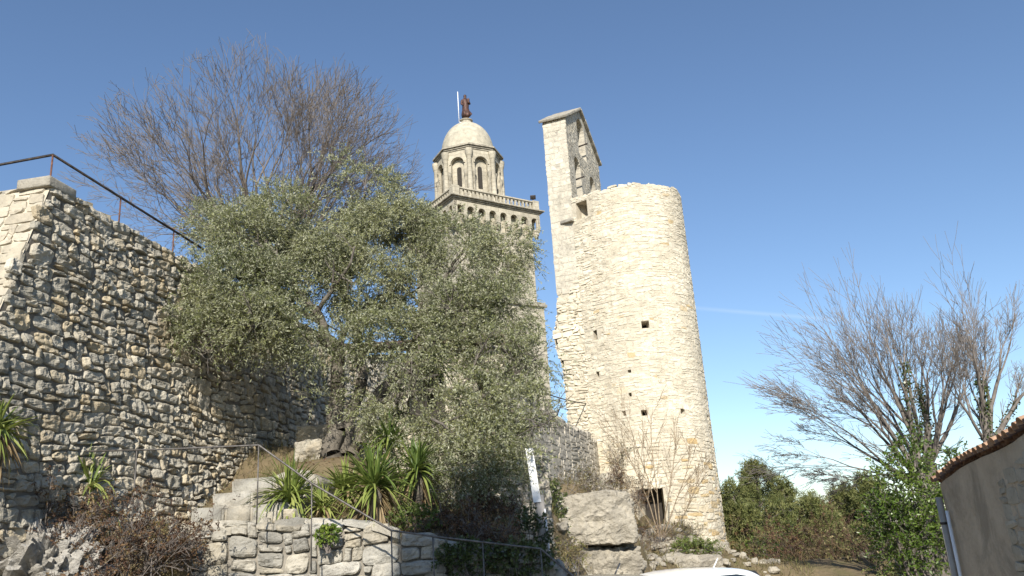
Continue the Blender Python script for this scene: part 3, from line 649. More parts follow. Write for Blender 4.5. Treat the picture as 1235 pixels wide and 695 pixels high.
st = thing('stone_steps', 'short flight of worn pale stone steps climbing along the tall wall', 'steps', (-4, 11, 1.9)); so = np.array([-4, 11, 1.9])
for k, (xa, xb, ya, yb, z0, z1) in enumerate([(-4.62, -3.32, 11.02, 11.9, 1.6, 2.12), (-4.48, -3.18, 11.40, 12.2, 1.8, 2.32), (-4.36, -3.05, 11.78, 12.6, 2.0, 2.53), (-4.22, -2.98, 12.16, 13.6, 2.2, 2.73)]):
    rs_ = random.Random(k + 3); x = xa
    while x < xb - .1:
        w = min(rs_.uniform(.35, .7), xb - x); w = xb - x if xb - x - w < .2 else w
        bm = bmesh.new(); bmesh.ops.create_cube(bm, size=1)
        dz = rs_.uniform(-.015, .015); dy = rs_.uniform(-.03, .03)
        for v in bm.verts: v.co = Vector((x + w / 2 + v.co.x * (w - .012), (ya + yb) / 2 + v.co.y * (yb - ya) + dy, (z0 + z1) / 2 + v.co.z * (z1 - z0) + dz)) - Vector([float(c) for c in so])
        bmesh.ops.bevel(bm, geom=list(bm.edges), offset=.028, segments=2, affect='EDGES'); bmesh.ops.subdivide_edges(bm, edges=bm.edges, cuts=3, use_grid_fill=True)
        Vv, Qq, Tt = bm_arrays(bm); Vv = Vv + .014 * np.stack([fbm(Vv * 5 + k_ * 9, k_, 3) for k_ in range(3)], -1)
        m_ = MB(); m_.add(Vv, Qq, Tt, rs_.random()); m_.build('step_stone', M['low'], st); x += w

def hline(pl): return [np.array(p) for p in pl]
hr = thing('handrail', 'thin bent iron handrail running down in front of the low wall', 'railing', (-2.5, 10.3, 1.0)); ho = np.array([-2.5, 10.3, 1.0])
R_ = [P(90, 545, 10.9), P(200, 542, 10.75), P(312, 537, 10.45), P(376, 583, 10.35), P(472, 640, 10.3), P(522, 647, 10.3), P(582, 654, 10.3), P(652, 662, 10.3), P(692, 696, 10.3), P(760, 755, 10.3)]
mbx = MB(); tube(mbx, [r - ho for r in R_[:3]] + [R_[2] * .94 + R_[3] * .06 - ho] + [r - ho for r in R_[3:]], .0125, 7); mbx.build('top_rail', M['greyiron'], hr)
for q, zb in [(P(165, 543, 10.8), 1.9), (P(312, 538, 10.45), 2.02), (R_[3], R_[3][2] - 1.02), (R_[4], R_[4][2] - 1.0), (R_[5], R_[5][2] - 1.0), (R_[6], R_[6][2] - 1.0), (R_[7], R_[7][2] - 1.0), (R_[9], R_[9][2] - .8)]:
    m_ = MB(); tube(m_, [np.array([q[0], q[1], zb]) - ho, q - ho], .0095, 6); m_.build('post', M['greyiron'], hr)
# the stair the handrail belongs to (mostly below the picture)
fs = thing('front_stair', 'stone stair climbing along the front of the low wall', 'steps', (-1, 10.4, -.4))
for k in range(9):
    x0 = -2.1 + k * .34 + (0.6 if k > 4 else 0); zt = 1.14 - .16 * k if k <= 4 else .42 - .1 * (k - 5)
    m_ = MB(); m_.box((x0 + 1, -.55, -.05), (x0 + (.94 if k == 4 else .34) + 1 - .006, .36, zt + .4), None, .4, 0, .02); m_.build('step_stone', M['low'], fs)

# ------------------------------------------------------------------ round tower
TX, TY, TR = 5.28, 34.0, 2.36; TZ0, TZ1 = -1.2, 15.5
def S_tower(u, v, d):
    a = u / TR; return np.stack([TX + (TR + d) * np.sin(a), TY - (TR + d) * np.cos(a), v], -1)
holes = [(-2.8, -1.95, 14.35, 15.34), (-2.8, -2.15, 9.1, 9.8), (-2.8, -2.15, 7.6, 8.1), (-.30, 0.0, 9.33, 9.62), (-1.04, -.90, 7.62, 7.76), (-2.66, -2.46, 7.72, 7.96), (-1.48, -1.29, 6.0, 6.2), (-.69, -.46, 5.93, 6.15), (.86, 1.05, 5.92, 6.12), (2.45, 2.7, 5.75, 5.95), (-1.2, -.2, 1.75, 3.22), (-1.1, -.98, 6.72, 6.86)]
tw = thing('round_tower', 'ruined round tower of cream rubble masonry with an open top', 'tower', (TX, TY, TZ0)); TO = np.array([TX, TY, TZ0])
def tint_t(u, v, r):
    N = len(u); t = r.uniform(0, .5, N); p = np.clip((5.6 - v) / 6, 0, .85) * np.clip(.45 + u / 4.5, 0.05, 1); w = r.uniform(0, 1, N) < p * .75
    t[w] = r.uniform(.5, .95, w.sum()); w2 = (r.uniform(0, 1, N) < .02); t[w2] = r.uniform(.6, .8, w2.sum()); return t
topn = lambda u: TZ1 + .10 * vn(np.stack([u * 2.3, u * 0, u * 0], -1), 5)
def keep_t(u0, u1, v0, v1): return no_overlap(holes)(u0, u1, v0, v1) & (v1 < topn((u0 + u1) / 2) + .12)
SZT = [(1, 1, 1.5), (2, 1, 4), (3, 1, 4), (4, 1, 1.5), (2, 2, 1), (3, 2, 1.2)]
mb = MB(); C_ = math.pi * TR
masonry(mb, S_tower, -C_, C_, 5.0, TZ1 + .1, .15, .10, SZT, .014, 51, gap=.002, keep=keep_t, nx=7, ny=6, rough=.8, jit=.42, warp=.07, ek=.95, tilt=.5, tint=tint_t, rnd=.35)
masonry(mb, S_tower, -C_, C_, TZ0, 5.0, .17, .13, SZT, .028, 52, gap=.005, keep=keep_t, nx=8, ny=7, rough=.6, jit=.3, warp=.07, tint=tint_t, rnd=.4)
mb.V = [v - TO for v in mb.V]; mb.build('rubble_face', M['tower'], tw, smooth=False)
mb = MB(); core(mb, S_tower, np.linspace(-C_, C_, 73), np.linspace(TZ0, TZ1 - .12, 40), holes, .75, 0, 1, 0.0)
# rim: wall head and dark inside
for rr0, rr1, z0, z1 in ((TR, TR - .9, TZ1 - .12, TZ1 - .1), (TR - .9, TR - .9, TZ1 - .1, TZ1 - 2.5), (TR - .9, 0.01, TZ1 - 2.5, TZ1 - 2.5)):
    lathe(mb, [(rr0, z0), (rr1, z1)], 72, Matrix.Translation((TX, TY, 0)))
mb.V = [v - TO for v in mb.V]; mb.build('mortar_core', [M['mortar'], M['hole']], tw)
mb = MB(); rr = np.random.RandomState(8)
S_rim = lambda u, v, d: np.stack([TX + (TR - v) * np.sin(u / TR), TY - (TR - v) * np.cos(u / TR), TZ1 - .08 + d], -1)
masonry(mb, S_rim, -C_, C_, 0.0, .85, .2, .2, [(1, 1, 2), (2, 1, 3), (2, 2, 1)], .12, 57, nx=5, ny=5, rough=.5, jit=.3, tint=lambda u, v, r: r.uniform(0, .4, len(u)))
mb.V = [v - TO for v in mb.V]; mb.build('rim_stones', M['tower'], tw, smooth=False)
FA, FB = np.array([2.79, 33.0, 0]), np.array([3.92, 32.08, 0]); FD = norm(FB - FA); FN = np.array([FD[1], -FD[0], 0]); FN = FN if FN[1] < 0 else -FN; FL = float(np.linalg.norm(FB - FA))
S_fl = lambda u, v, d: FA - TO + u[:, None] * FD + v[:, None] * Z + d[:, None] * FN
c0 = onplane(695, 254, FA, FN); c1 = onplane(708.5, 254, FA, FN); w0, w1 = float((c0 - FA) @ FD), float((c1 - FA) @ FD); wz0, wz1 = float(onplane(700, 264.5, FA, FN)[2]), float(onplane(700, 243.5, FA, FN)[2])
hf = [(w0, w1, wz0, wz1)]
for px_, py_, a_, b_h in ((718, 404, .09, .2), (721, 452, .07, .12)):
    c0 = onplane(px_, py_, FA, FN); u_ = float((c0 - FA) @ FD)
    if u_ < FL - .1: hf.append((u_ - a_, u_ + a_, float(c0[2]) - b_h, float(c0[2]) + b_h))
fz = lambda v: v * 0      # the link wall is broken off below
mb = MB(); masonry(mb, S_fl, 0, FL, 1.5, TZ1 + .05, .15, .10, SZT, .022, 54, gap=.003, keep=lambda u0, u1, v0, v1: no_overlap(hf)(u0, u1, v0, v1) & (u0 > fz(v0) - .02), nx=7, ny=6, rough=.7, jit=.4, ek=.95, tilt=.5, tint=tint_t); mb.build('link_wall_face', M['tower'], tw, smooth=False)
mb = MB(); core(mb, S_fl, np.linspace(0, FL, 6), np.linspace(1.5, TZ1 - .05, 20), hf, 1.5, 0, 1, 0.0); mb.build('link_wall_core', [M['mortar'], M['hole']], tw, smooth=False)
mb = MB(); p_ = onplane(685, 268, FA - .0 * FD, FN) - TO; a_ = math.atan2(FD[1], FD[0])
mb.box((-.26, -.22, -.08), (.34, .3, .06), Matrix.Translation(Vector([float(k) for k in p_])) @ Matrix.Rotation(a_, 4, 'Z'), bev=.02); mb.build('window_sill', M['capstone'], tw)

# ------------------------------------------------------------------ bell gable beside the tower
DG = np.array([math.sin(math.radians(21)), math.cos(math.radians(21)), 0]); NG = np.array([DG[1], -DG[0], 0])
G0 = np.array([2.833, 33.0, 0]); GT = 1.05; GZ = 11.5
bg_ = thing('bell_gable', 'tall thin bell gable of grey ashlar with three empty arches beside the round tower', 'bell gable', (G0[0], G0[1], 2.0)); BO = np.array([G0[0], G0[1], 2.0])
MG = Matrix(((DG[0], 0, NG[0], 0), (DG[1], 0, NG[1], 0), (0, 1, 0, GZ - 2.0), (0, 0, 0, 1)))
GL = 5.25
out = [(0, 0), (GL, 0), (GL, 19.42 - GZ), (2.5, 21.05 - GZ), (0, 19.55 - GZ)]
hol = [arch(2.45, 18.55 - GZ, 1.2, 2.0, 14), arch(1.33, 16.1 - GZ, .95, 2.0, 14), arch(3.72, 16.1 - GZ, .95, 2.0, 14)]
Vv, Qq, Tt = from_curve(out, hol, GT); Vv[:, 2] -= GT / 2
mb = MB(); mb.add(Vv, Qq, Tt); o = mb.build('gable_wall', M['gable'], bg_, smooth=False); o.matrix_local = MG
for (a, b) in (((-.12, 19.44), (2.5, 21.07)), ((2.5, 21.07), (GL + .12, 19.34))):
    a, b = np.array(a) - [0, GZ], np.array(b) - [0, GZ]; dd = (b - a) / np.linalg.norm(b - a); nn = np.array([-dd[1], dd[0]])
    L_ = np.linalg.norm(b - a); mm = Matrix(((dd[0], nn[0], 0, a[0]), (dd[1], nn[1], 0, a[1]), (0, 0, 1, 0), (0, 0, 0, 1)))
    m_ = MB(); x = 0; k = 0
    while x < L_ - .05:
        w = min(.62, L_ - x); m_.box((x, .0, -GT - .14 - .01 * (k % 2)), (x + w - .01, .12 + .012 * (k % 3), .14 + .012 * (k % 2)), mm, .3 + .2 * (k % 3), 0, .02); x += w; k += 1
    o = m_.build('coping', M['capstone'], bg_); o.matrix_local = MG
for (cx, cz, w, t) in ((2.45, 19.2, 1.4, .05), (1.33, 17.05, 1.3, .045), (3.72, 17.05, 1.1, .045)):
    m_ = MB(); tube(m_, [(cx - w / 2, cz - GZ, -.42), (cx + w / 2, cz - GZ, -.42)], t, 6); tube(m_, [(cx + .1, cz - GZ, -.42), (cx + .1, cz - GZ + .1, .25)], t * .8, 6); o = m_.build('bell_bar', M['iron'], bg_); o.matrix_local = MG
# coursed blocks over the gable wall: end face and the two broad faces
SG = [(1, 1, 2), (2, 1, 4), (3, 1, 2)]
E0 = G0 - BO
S_ge = lambda u, v, d: E0 + u[:, None] * (-NG) + v[:, None] * Z + (d - .004)[:, None] * (-DG)
mb = MB(); masonry(mb, S_ge, -.012, GT + .012, GZ - .1, 19.5, .2, .27, SG, .016, 63, gap=.002, nx=6, ny=5, rough=.7, jit=.12, warp=.015, ek=.95, tilt=.3)
mb.build('end_blocks', M['pierstone'], bg_, smooth=False)
def keep_g(u0, u1, v0, v1):
    u, v = (u0 + u1) / 2, (v0 + v1) / 2; k = v1 < 21.02 - 1.56 * np.abs(u - 2.5) / 2.6 - .02
    for cx, b, w, h in ((2.45, 18.55, 1.2, 2.0), (1.33, 16.1, .95, 2.0), (3.72, 16.1, .95, 2.0)):
        r_ = w / 2
        for a_ in (u0 + .05, u, u1 - .05):
            for c_ in (v0 + .03, v1 - .03):
                k &= ~((np.abs(a_ - cx) < r_) & (c_ > b) & ((c_ < b + h - r_) | ((a_ - cx) ** 2 + (c_ - b - h + r_) ** 2 < r_ * r_)))
    return k
S_gf = lambda u, v, d: E0 + u[:, None] * DG + v[:, None] * Z + (d - .004)[:, None] * NG
mb = MB(); masonry(mb, S_gf, 0, GL, GZ, 21.1, .14, .18, [(1, 1, 2), (2, 1, 4), (3, 1, 3), (4, 1, 1)], .016, 64, gap=.003, keep=keep_g, nx=6, ny=5, rough=.8, jit=.2, warp=.02, ek=.95, tilt=.4)
mb.build('face_blocks', M['gablestone'], bg_, smooth=False)
m_ = MB(); m_.box((.02, -(GZ - 2.0) - 1.5, -GT + .06), (GL, -.002, -.04)); o = m_.build('pier_core', M['mortar'], bg_, smooth=False); o.matrix_local = MG
# broken rubble at the foot of the pier (end face and the stub of a vanished wall)
S_end = plane_S(G0 - BO + np.array([0, 0, 2.0]) * 0, -NG, Z, -DG)
mb = MB()
def stubw(v): return 1.05 + .30 * np.exp(-((v - 9.6) / .9) ** 2) + .07 * vn(np.stack([v * 2.5, v * 0, v * 0], -1), 3)
SS = lambda u, v, d: (G0 - BO) + u[:, None] * (-NG) + v[:, None] * Z + d[:, None] * (-DG)
masonry(mb, SS, -.25, 1.5, 1.0, GZ + .35, .15, .12, SZT, .05, 61, gap=.005, keep=lambda u0, u1, v0, v1: (u1 < stubw((v0 + v1) / 2) + .06) & ((v1 < GZ - .15) | (u0 + u1 < .7)), nx=6, ny=5, rough=.6, jit=.3, tint=lambda u, v, r: r.uniform(0, .45, len(u)))
SB = lambda u, v, d: (G0 - BO) + (stubw(v) * 0 + 1.03 + .27 * np.exp(-((v - 9.6) / .9) ** 2))[:, None] * (-NG) + v[:, None] * Z + (u)[:, None] * DG + d[:, None] * (-NG)
masonry(mb, SB, 0.0, 1.2, 1.0, GZ - .15, .15, .12, SZT, .05, 62, gap=.005, nx=5, ny=5, rough=.6, jit=.3, tint=lambda u, v, r: r.uniform(0, .45, len(u)))
mb.build('broken_rubble', M['tower'], bg_, smooth=False)
mb = MB()
for v0 in np.arange(1.0, GZ - .3, .3):
    w = float(stubw(np.array([v0]))[0]) - .12
    mb.add(np.array([(G0 - BO) - NG * k * w + Z * z + DG * y for k in (-.1 / w, 1) for z in (v0, v0 + .3) for y in (.01, 1.1)]), [[0, 1, 3, 2], [4, 6, 7, 5], [0, 4, 5, 1], [2, 3, 7, 6], [0, 2, 6, 4], [1, 5, 7, 3]])
mb.build('stub_core', M['mortar'], bg_, smooth=False)

# ------------------------------------------------------------------ basilica bell tower
PHI = math.radians(34); BC = (-2.6, 56.86, 3.0)
bt = thing('bell_tower', 'square stone bell tower with balustrade, octagonal lantern and round dome', 'tower', BC, PHI)
zl = lambda z: z - 3.0
HS = 3.1
def stand(side, y, z0=0.0):
    """matrix for a plate whose local XY stands upright on side k, at distance y from the axis"""
    return Matrix.Rotation(side * math.pi / 2, 4, 'Z') @ Matrix(((1, 0, 0, 0), (0, 0, -1, -y), (0, 1, 0, z0), (0, 0, 0, 1)))
m_ = MB(); m_.box((-HS - .32, -HS - .32, 0), (HS + .32, HS + .32, zl(17.2)), bev=.02); m_.build('lower_shaft', M['belfry'], bt, smooth=False)
m_ = MB(); m_.box((-HS - .5, -HS - .5, zl(17.2)), (HS + .5, HS + .5, zl(17.42)), bev=.05); m_.box((-HS - .42, -HS - .42, zl(17.42)), (HS + .42, HS + .42, zl(17.55)), bev=.04); m_.build('string_course', M['trim'], bt, smooth=False)
m_ = MB(); m_.box((-HS, -HS, zl(17.55)), (HS, HS, zl(24.0)), bev=.02); m_.build('upper_shaft', M['belfry'], bt, smooth=False)
for k in range(4):   # machicolation: a run of little arches in front of the shaft
    w = HS + .45; n = 8; p = 2 * w / n; outl = [(-w, .62), (-w, -.55)]
    for i in range(n):
        cx = -w + p * (i + .5); r_ = p * .33; outl.append((cx - r_, -.55)); outl += [(cx + r_ * math.cos(a), .0 + r_ * math.sin(a)) for a in np.linspace(math.pi, 0, 9)]; outl.append((cx + r_, -.55))
    outl += [(w, -.55), (w, .62)]
    Vv, Qq, Tt = from_curve(outl, [], .28); m_ = MB(); m_.add(xf(Vv, stand(k, w - .14 + .002 * k, zl(23.55))), Qq, Tt)
    for i in range(n + 1):
        cx = -w + p * i; cx = max(-w + .12, min(w - .12, cx))
        for j, (dz, dp) in enumerate(((-.56, .0), (-.76, .14), (-.94, .26))):
            m_.box((cx - .11, -w + dp + .02, zl(23.55) + dz - .18), (cx + .11, -HS + .05, zl(23.55) + dz), Matrix.Rotation(k * math.pi / 2, 4, 'Z'), bev=.04)
    m_.build('arched_cornice', M['belfry'], bt, smooth=False)
m_ = MB()
for (h_, z0, z1) in ((3.62, 24.17, 24.26), (3.72, 24.26, 24.36), (3.85, 24.36, 24.46)): m_.box((-h_, -h_, zl(z0)), (h_, h_, zl(z1)), bev=.03)
m_.build('platform_cornice', M['trim'], bt, smooth=False)
for k in range(4):
    w = 3.48; hl = [arch(-w + .45 + i * (2 * w - .9) / 19, .16, .19, .42, 6) for i in range(20)]
    Vv, Qq, Tt = from_curve([(-w, 0), (w, 0), (w, .62), (-w, .62)], hl, .16); m_ = MB(); m_.add(xf(Vv, stand(k, w - .08 + .002 * k, zl(24.46))), Qq, Tt)
    Rz = Matrix.Rotation(k * math.pi / 2, 4, 'Z'); m_.box((-w - .06, -w - .07, zl(25.08)), (w + .06, -w + .2, zl(25.19)), Rz, bev=.02)
    m_.box((-w - .1, -w - .1, zl(24.46)), (-w + .42, -w + .42, zl(25.26)), Rz, bev=.03); m_.build('balustrade', M['belfry'], bt, smooth=False)
RL = 2.42; ap = RL * math.cos(math.pi / 8); hw = RL * math.sin(math.pi / 8); LZ0, LZ1 = 24.46, 29.25
lt = MB(); lathe(lt, [(RL * .86, zl(LZ0)), (RL * .86, zl(LZ1))], 8, None, a0=math.pi / 8); lantern = lt.build('lantern', M['belfry'], bt, smooth=False); lantern.rotation_euler = (0, 0, math.radians(-7)); LOFF = Matrix.Rotation(-PHI, 3, 'Z') @ Vector((-.06, 0, 0)); lantern.location = LOFF
m_ = MB()
for zz, r_ in ((29.15, RL + .06), (29.27, RL + .14), (29.39, RL + .26), (29.50, RL + .1)): lathe(m_, [(.5, zl(zz)), (r_, zl(zz)), (r_, zl(zz + .11)), (.5, zl(zz + .11))], 8, None, a0=math.pi / 8)
oc = m_.build('lantern_cornice', M['trim'], bt, smooth=False); oc.location = LOFF; oc.rotation_euler = lantern.rotation_euler
for k in range(8):
    Rk = Matrix.Rotation(k * math.pi / 4, 4, 'Z')
    Vv, Qq, Tt = from_curve([(-hw, 0), (hw, 0), (hw, LZ1 - LZ0), (-hw, LZ1 - LZ0)], [arch(0, 1.1, 1.02, 3.05, 14)], .22)
    m_ = MB(); m_.add(xf(Vv, Rk @ Matrix(((1, 0, 0, 0), (0, 0, -1, -(ap - .11)), (0, 1, 0, zl(LZ0)), (0, 0, 0, 1)))), Qq, Tt)
    aro = arch(0, 0, 1.24, .62 + .62, 14)[2:]; ari = arch(0, 0, 1.04, .52 + .62, 14)[2:][::-1]
    Vv, Qq, Tt = from_curve(aro + ari, [], .1); m_.add(xf(Vv, Rk @ Matrix(((1, 0, 0, 0), (0, 0, -1, -(ap + .03)), (0, 1, 0, zl(LZ0) + 3.02), (0, 0, 0, 1)))), Qq, Tt)
    m_.build('lantern_facet', M['belfry'], lantern, smooth=False)
    m_ = MB(); Vv, Qq, Tt = from_curve(arch(0, 1.75, .34, 1.75, 10), [], .04); m_.add(xf(Vv, Rk @ Matrix(((1, 0, 0, 0), (0, 0, -1, -(RL * .86 * math.cos(math.pi / 8) + .012)), (0, 1, 0, zl(LZ0)), (0, 0, 0, 1)))), Qq, Tt)
    m_.build('slit_window', M['hole'], lantern, smooth=False)  # flat near-black plate, the slit's inner shade as colour
    m_ = MB(); a = (k + .5) * math.pi / 4 - math.pi / 2; T_ = Matrix.Translation((RL * math.cos(a), RL * math.sin(a), zl(LZ0)))
    lathe(m_, [(.28, 0), (.28, .3), (.2, .4), (.19, 4.0), (.22, 4.05), (.3, 4.45), (.3, 4.66)], 10, T_); m_.build('corner_column', M['belfry'], lantern)
    m_ = MB()
    for sx in (-.63, .63):
        T_ = Rk @ Matrix.Translation((sx, -ap - .03, zl(LZ0)))
        lathe(m_, [(.13, .3), (.085, .45), (.08, 2.55), (.1, 2.6), (.17, 2.88), (.17, 3.02)], 8, T_)
    m_.build('colonnette', M['trim'], lantern)
m_ = MB(); DR, DH = 1.98, 2.62
lathe(m_, [(DR + .1, zl(29.6)), (DR + .1, zl(29.75))] + [(DR * math.cos(t) ** .92 + .02, zl(29.75) + DH * math.sin(t)) for t in np.linspace(0, 1.36, 18)], 48); m_.build('dome', M['dome'], bt).location = LOFF
m_ = MB(); lathe(m_, [(.62, zl(32.2)), (.5, zl(32.35)), (.42, zl(32.45)), (.42, zl(32.6)), (.50, zl(32.62)), (.52, zl(32.68)), (.4, zl(32.70)), (.38, zl(32.75)), (.0, zl(32.75))], 20); m_.build('finial', M['trim'], bt).location = LOFF

def skin_mesh(name, pts, edges, radii, m, sub=2):
    me = bpy.data.meshes.new(name); me.from_pydata([tuple(p) for p in pts], edges, []); ob = bpy.data.objects.new(name, me); COL.objects.link(ob)
    sk = ob.modifiers.new('s', 'SKIN'); ob.modifiers.new('u', 'SUBSURF').levels = sub; ob.modifiers['u'].render_levels = sub
    for v, r in zip(me.skin_vertices[0].data, radii): v.radius = (r, r) if np.isscalar(r) else r; v.use_root = False
    me.skin_vertices[0].data[0].use_root = True
    dg = bpy.context.evaluated_depsgraph_get(); m2 = bpy.data.meshes.new_from_object(ob.evaluated_get(dg)); bpy.data.objects.remove(ob); bpy.data.meshes.remove(me)
    m2.name = name; m2.materials.clear(); m2.materials.append(m); o = bpy.data.objects.new(name, m2); COL.objects.link(o)
    for p in m2.polygons: p.use_smooth = True
    return o
spz = 32.72
pts = [(0, 0, .95), (0, 0, .5), (0, 0, .06), (.02, -.02, 1.35), (.0, 0, 1.62), (0, -.01, 1.78), (0, -.03, 1.93), (0, -.03, 2.06), (.22, 0, 1.55), (.30, -.1, 1.28), (.16, -.26, 1.3), (-.2, 0, 1.56), (-.28, -.04, 1.28), (-.2, -.2, 1.1), (.16, -.24, 1.46), (.17, -.26, 1.56), (.17, -.27, 1.64), (.06, -.12, .3)]
edges = [(0, 1), (1, 2), (0, 3), (3, 4), (4, 5), (5, 6), (6, 7), (4, 8), (8, 9), (9, 10), (4, 11), (11, 12), (12, 13), (10, 14), (14, 15), (15, 16), (1, 17)]
rad = [.26, .31, .37, .23, .19, .075, .135, .09, .10, .085, .07, .10, .085, .06, .10, .10, .07, .3]
o = skin_mesh('draped_statue', pts, edges, rad, M['bronze']); o.location = (BC[0] - .06, BC[1], spz); o.scale = (1.12, 1.12, 1.08); o.rotation_euler = (0, 0, PHI - .3)
me = o.data; co = np.zeros(len(me.vertices) * 3); me.vertices.foreach_get('co', co); co = co.reshape(-1, 3); a = np.arctan2(co[:, 1], co[:, 0]); f_ = np.clip((1.5 - co[:, 2]) / 1.2, 0, 1)
co[:, :2] *= (1 + .09 * f_ * np.sin(a * 9 + co[:, 2] * 2))[:, None]; me.vertices.foreach_set('co', co.ravel())
tag(o, 'brown bronze statue of a robed woman holding a child on the dome', 'statue')
m_ = MB(); rq = P(553.5, 143, 56.6); tube(m_, [(0, 0, 0), (0, 0, 2.6)], .03, 6); tube(m_, [(0, 0, 0), (.4, .1, -.12)], .03, 5); o = m_.build('lightning_rod', M['whiterod']); o.location = (rq[0], rq[1], 32.5); tag(o, 'thin white rod standing beside the bronze statue', 'lightning rod')
fl = thing('floodlight', 'small dark floodlight on the corner of the balustrade', 'floodlight', Vector((BC[0], BC[1], 0)) + Matrix.Rotation(PHI, 3, 'Z') @ Vector((3.2, -3.4, 25.19)))
m_ = MB(); tube(m_, [(0, 0, 0), (0, 0, .22)], .03, 6); tube(m_, [(-.2, 0, .22), (.2, 0, .22)], .025, 6); m_.build('bracket', M['iron'], fl)
m_ = MB(); m_.box((-.2, -.12, .2), (.2, .1, .5), Matrix.Rotation(.4, 4, 'X'), bev=.03); m_.build('housing', M['iron'], fl)

# ------------------------------------------------------------------ ruined grey wall running up to the tower
DU = norm(np.array([1.95, 7.7, 0])); NU = np.array([DU[1], -DU[0], 0]); U0p = np.array([2.95, 33.0, 0])
ru = thing('ruined_wall', 'weathered grey rubble wall running up to the foot of the round tower', 'wall', U0p + [0, 0, 2]); ro_ = U0p + [0, 0, 2]
SU = lambda u, v, d: (U0p - ro_) + u[:, None] * DU + v[:, None] * Z + d[:, None] * NU
utop = lambda u: 5.25 + .12 * vn(np.stack([u * 1.7, u * 0, u * 0], -1), 12) + np.interp(u, [-16, -9, -3, 0], [.4, .1, .0, .05])
mb = MB(); masonry(mb, SU, -14, 1.0, 2.0, 5.7, .30, .085, SIZES, .03, 71, gap=.004, keep=lambda u0, u1, v0, v1: v1 < utop((u0 + u1) / 2) + .05, nx=6, ny=5, rough=.5, jit=.3, tint=lambda u, v, r: r.uniform(0, 1, len(u)))
SUt = lambda u, v, d: (U0p - ro_) + u[:, None] * DU + (utop(u) - .05 + d)[:, None] * Z - v[:, None] * NU
masonry(mb, SUt, -14, 1.0, 0, .6, .2, .2, [(1, 1, 2), (2, 1, 3), (2, 2, 2)], .09, 72, nx=6, ny=5, rough=.5, jit=.3)
mb.build('rubble_face', M['ruin'], ru, smooth=False)
mb = MB(); us = np.linspace(-14, 1.0, 30)
for a, b in zip(us[:-1], us[1:]):
    A = SU(np.array([a, b, b, a]), np.array([1.5, 1.5, utop(np.array([b]))[0] - .05, utop(np.array([a]))[0] - .05]), np.zeros(4)); B = A - .6 * NU
    mb.add(np.concatenate([A, B]), [[0, 1, 2, 3], [3, 2, 6, 7], [4, 5, 6, 7]])
mb.build('mortar_core', M['mortar'], ru)

# ------------------------------------------------------------------ rock ledge below it
rock('rock_block', (1.50, 20.75, 2.03), (1.9, 1.5, 1.15), 22, M['rock'], 'large pale squared rock jutting out under the dry grass ledge', 'rock', amp=.085, f=1.3, box=.95, rz=.1, res=6, strata=.35)
rock('lower_rock', (1.35, 20.95, .65), (2.6, 1.5, 1.55), 25, M['rock'], 'cracked yellowish rock face below the overhanging block', 'rock', amp=.11, f=1.2, box=.92, rz=.06, strata=.5, res=6)
rock('ledge_rock', (2.25, 23.4, 2.3), (1.0, 2.2, .9), 27, M['rock'], 'broken pale rock at the left foot of the tower', 'rock', amp=.2, f=1.3, strata=.6)
rock('upper_ledge_rock', (2.2, 26.4, 2.9), (1.1, 1.6, 1.0), 28, M['rock'], 'light rubble rock between the grey wall and the tower', 'rock', amp=.25, f=1.6)
rock('footing_rock', (4.2, 27.0, .2), (3.2, 1.5, 1.2), 29, M['rock'], 'low pale rock behind the white car', 'rock', amp=.16, f=1.2, strata=.6, box=.8)

# rubble terrace wall in the shade under the olive's right side
tw2 = thing('terrace_wall', 'shaded rubble terrace wall behind the bank, left of the white post', 'wall', (-1.9, 15.3, 1.5)); o2 = np.array([-1.9, 15.3, 1.5])
S_tw = lambda u, v, d: np.stack([u - .0, v * .06 + .1 * u, v], -1) + d[:, None] * np.array([0, -1, 0])
mb = MB(); masonry(mb, S_tw, 0, 2.35, 0, 1.62, .13, .1, SIZES, .05, 76, gap=.005, nx=8, ny=7, rough=.6, jit=.3, pe=.5); mb.build('stones', M['ruin'], tw2, smooth=False)
mb = MB(); core(mb, S_tw, np.linspace(0, 2.35, 5), np.linspace(0, 1.6, 5)); A4 = S_tw(np.array([0, 2.35, 2.35, 0]), np.array([1.6, 1.6, 1.6, 1.6]), np.array([0, 0, -.5, -.5])); mb.add(A4, [[0, 1, 2, 3]], None, .5, 1); mb.build('mortar_core', [M['hole'], M['darkmortar'], M['hole']], tw2)

# white painted post
pw = thing('white_post', 'white painted timber post with its lower half coloured grey for shade beside the rock', 'post', (.19, 12.4, .6))
q0, q1 = P(638, 541, 12.4), P(648, 606, 12.4); q2 = q1 + np.array([.03, 0, -1.75])
b_ = np.array([.19, 12.4, .6])
m_ = MB()
for (a, b, w, dd) in ((q0, q1, .056, .04),):
    Vv = []
    for q in (a, b):
        q = q - b_; Vv += [q + [-w, -dd, 0], q + [w, -dd, 0], q + [w, dd, 0], q + [-w, dd, 0]]
    m_.add(Vv, [[0, 1, 5, 4], [1, 2, 6, 5], [2, 3, 7, 6], [3, 0, 4, 7], [0, 3, 2, 1]])
m_.build('painted_board', M['whitepaint'], pw, smooth=False)
m_ = MB(); tube(m_, [q1 - b_ + [.03, .04, .1], q2 - b_ + [.05, .04, 0]], .07, 10); m_.build('shaded_lower_pole', M['zincshade'], pw)  # post continues in a darker grey: shade put into the colour
m_ = MB(); tube(m_, [q1 - b_ + [.1, -.06, -.1], q2 - b_ + [.13, -.06, 0]], .014, 6); m_.build('conduit', M['whiterod'], pw)

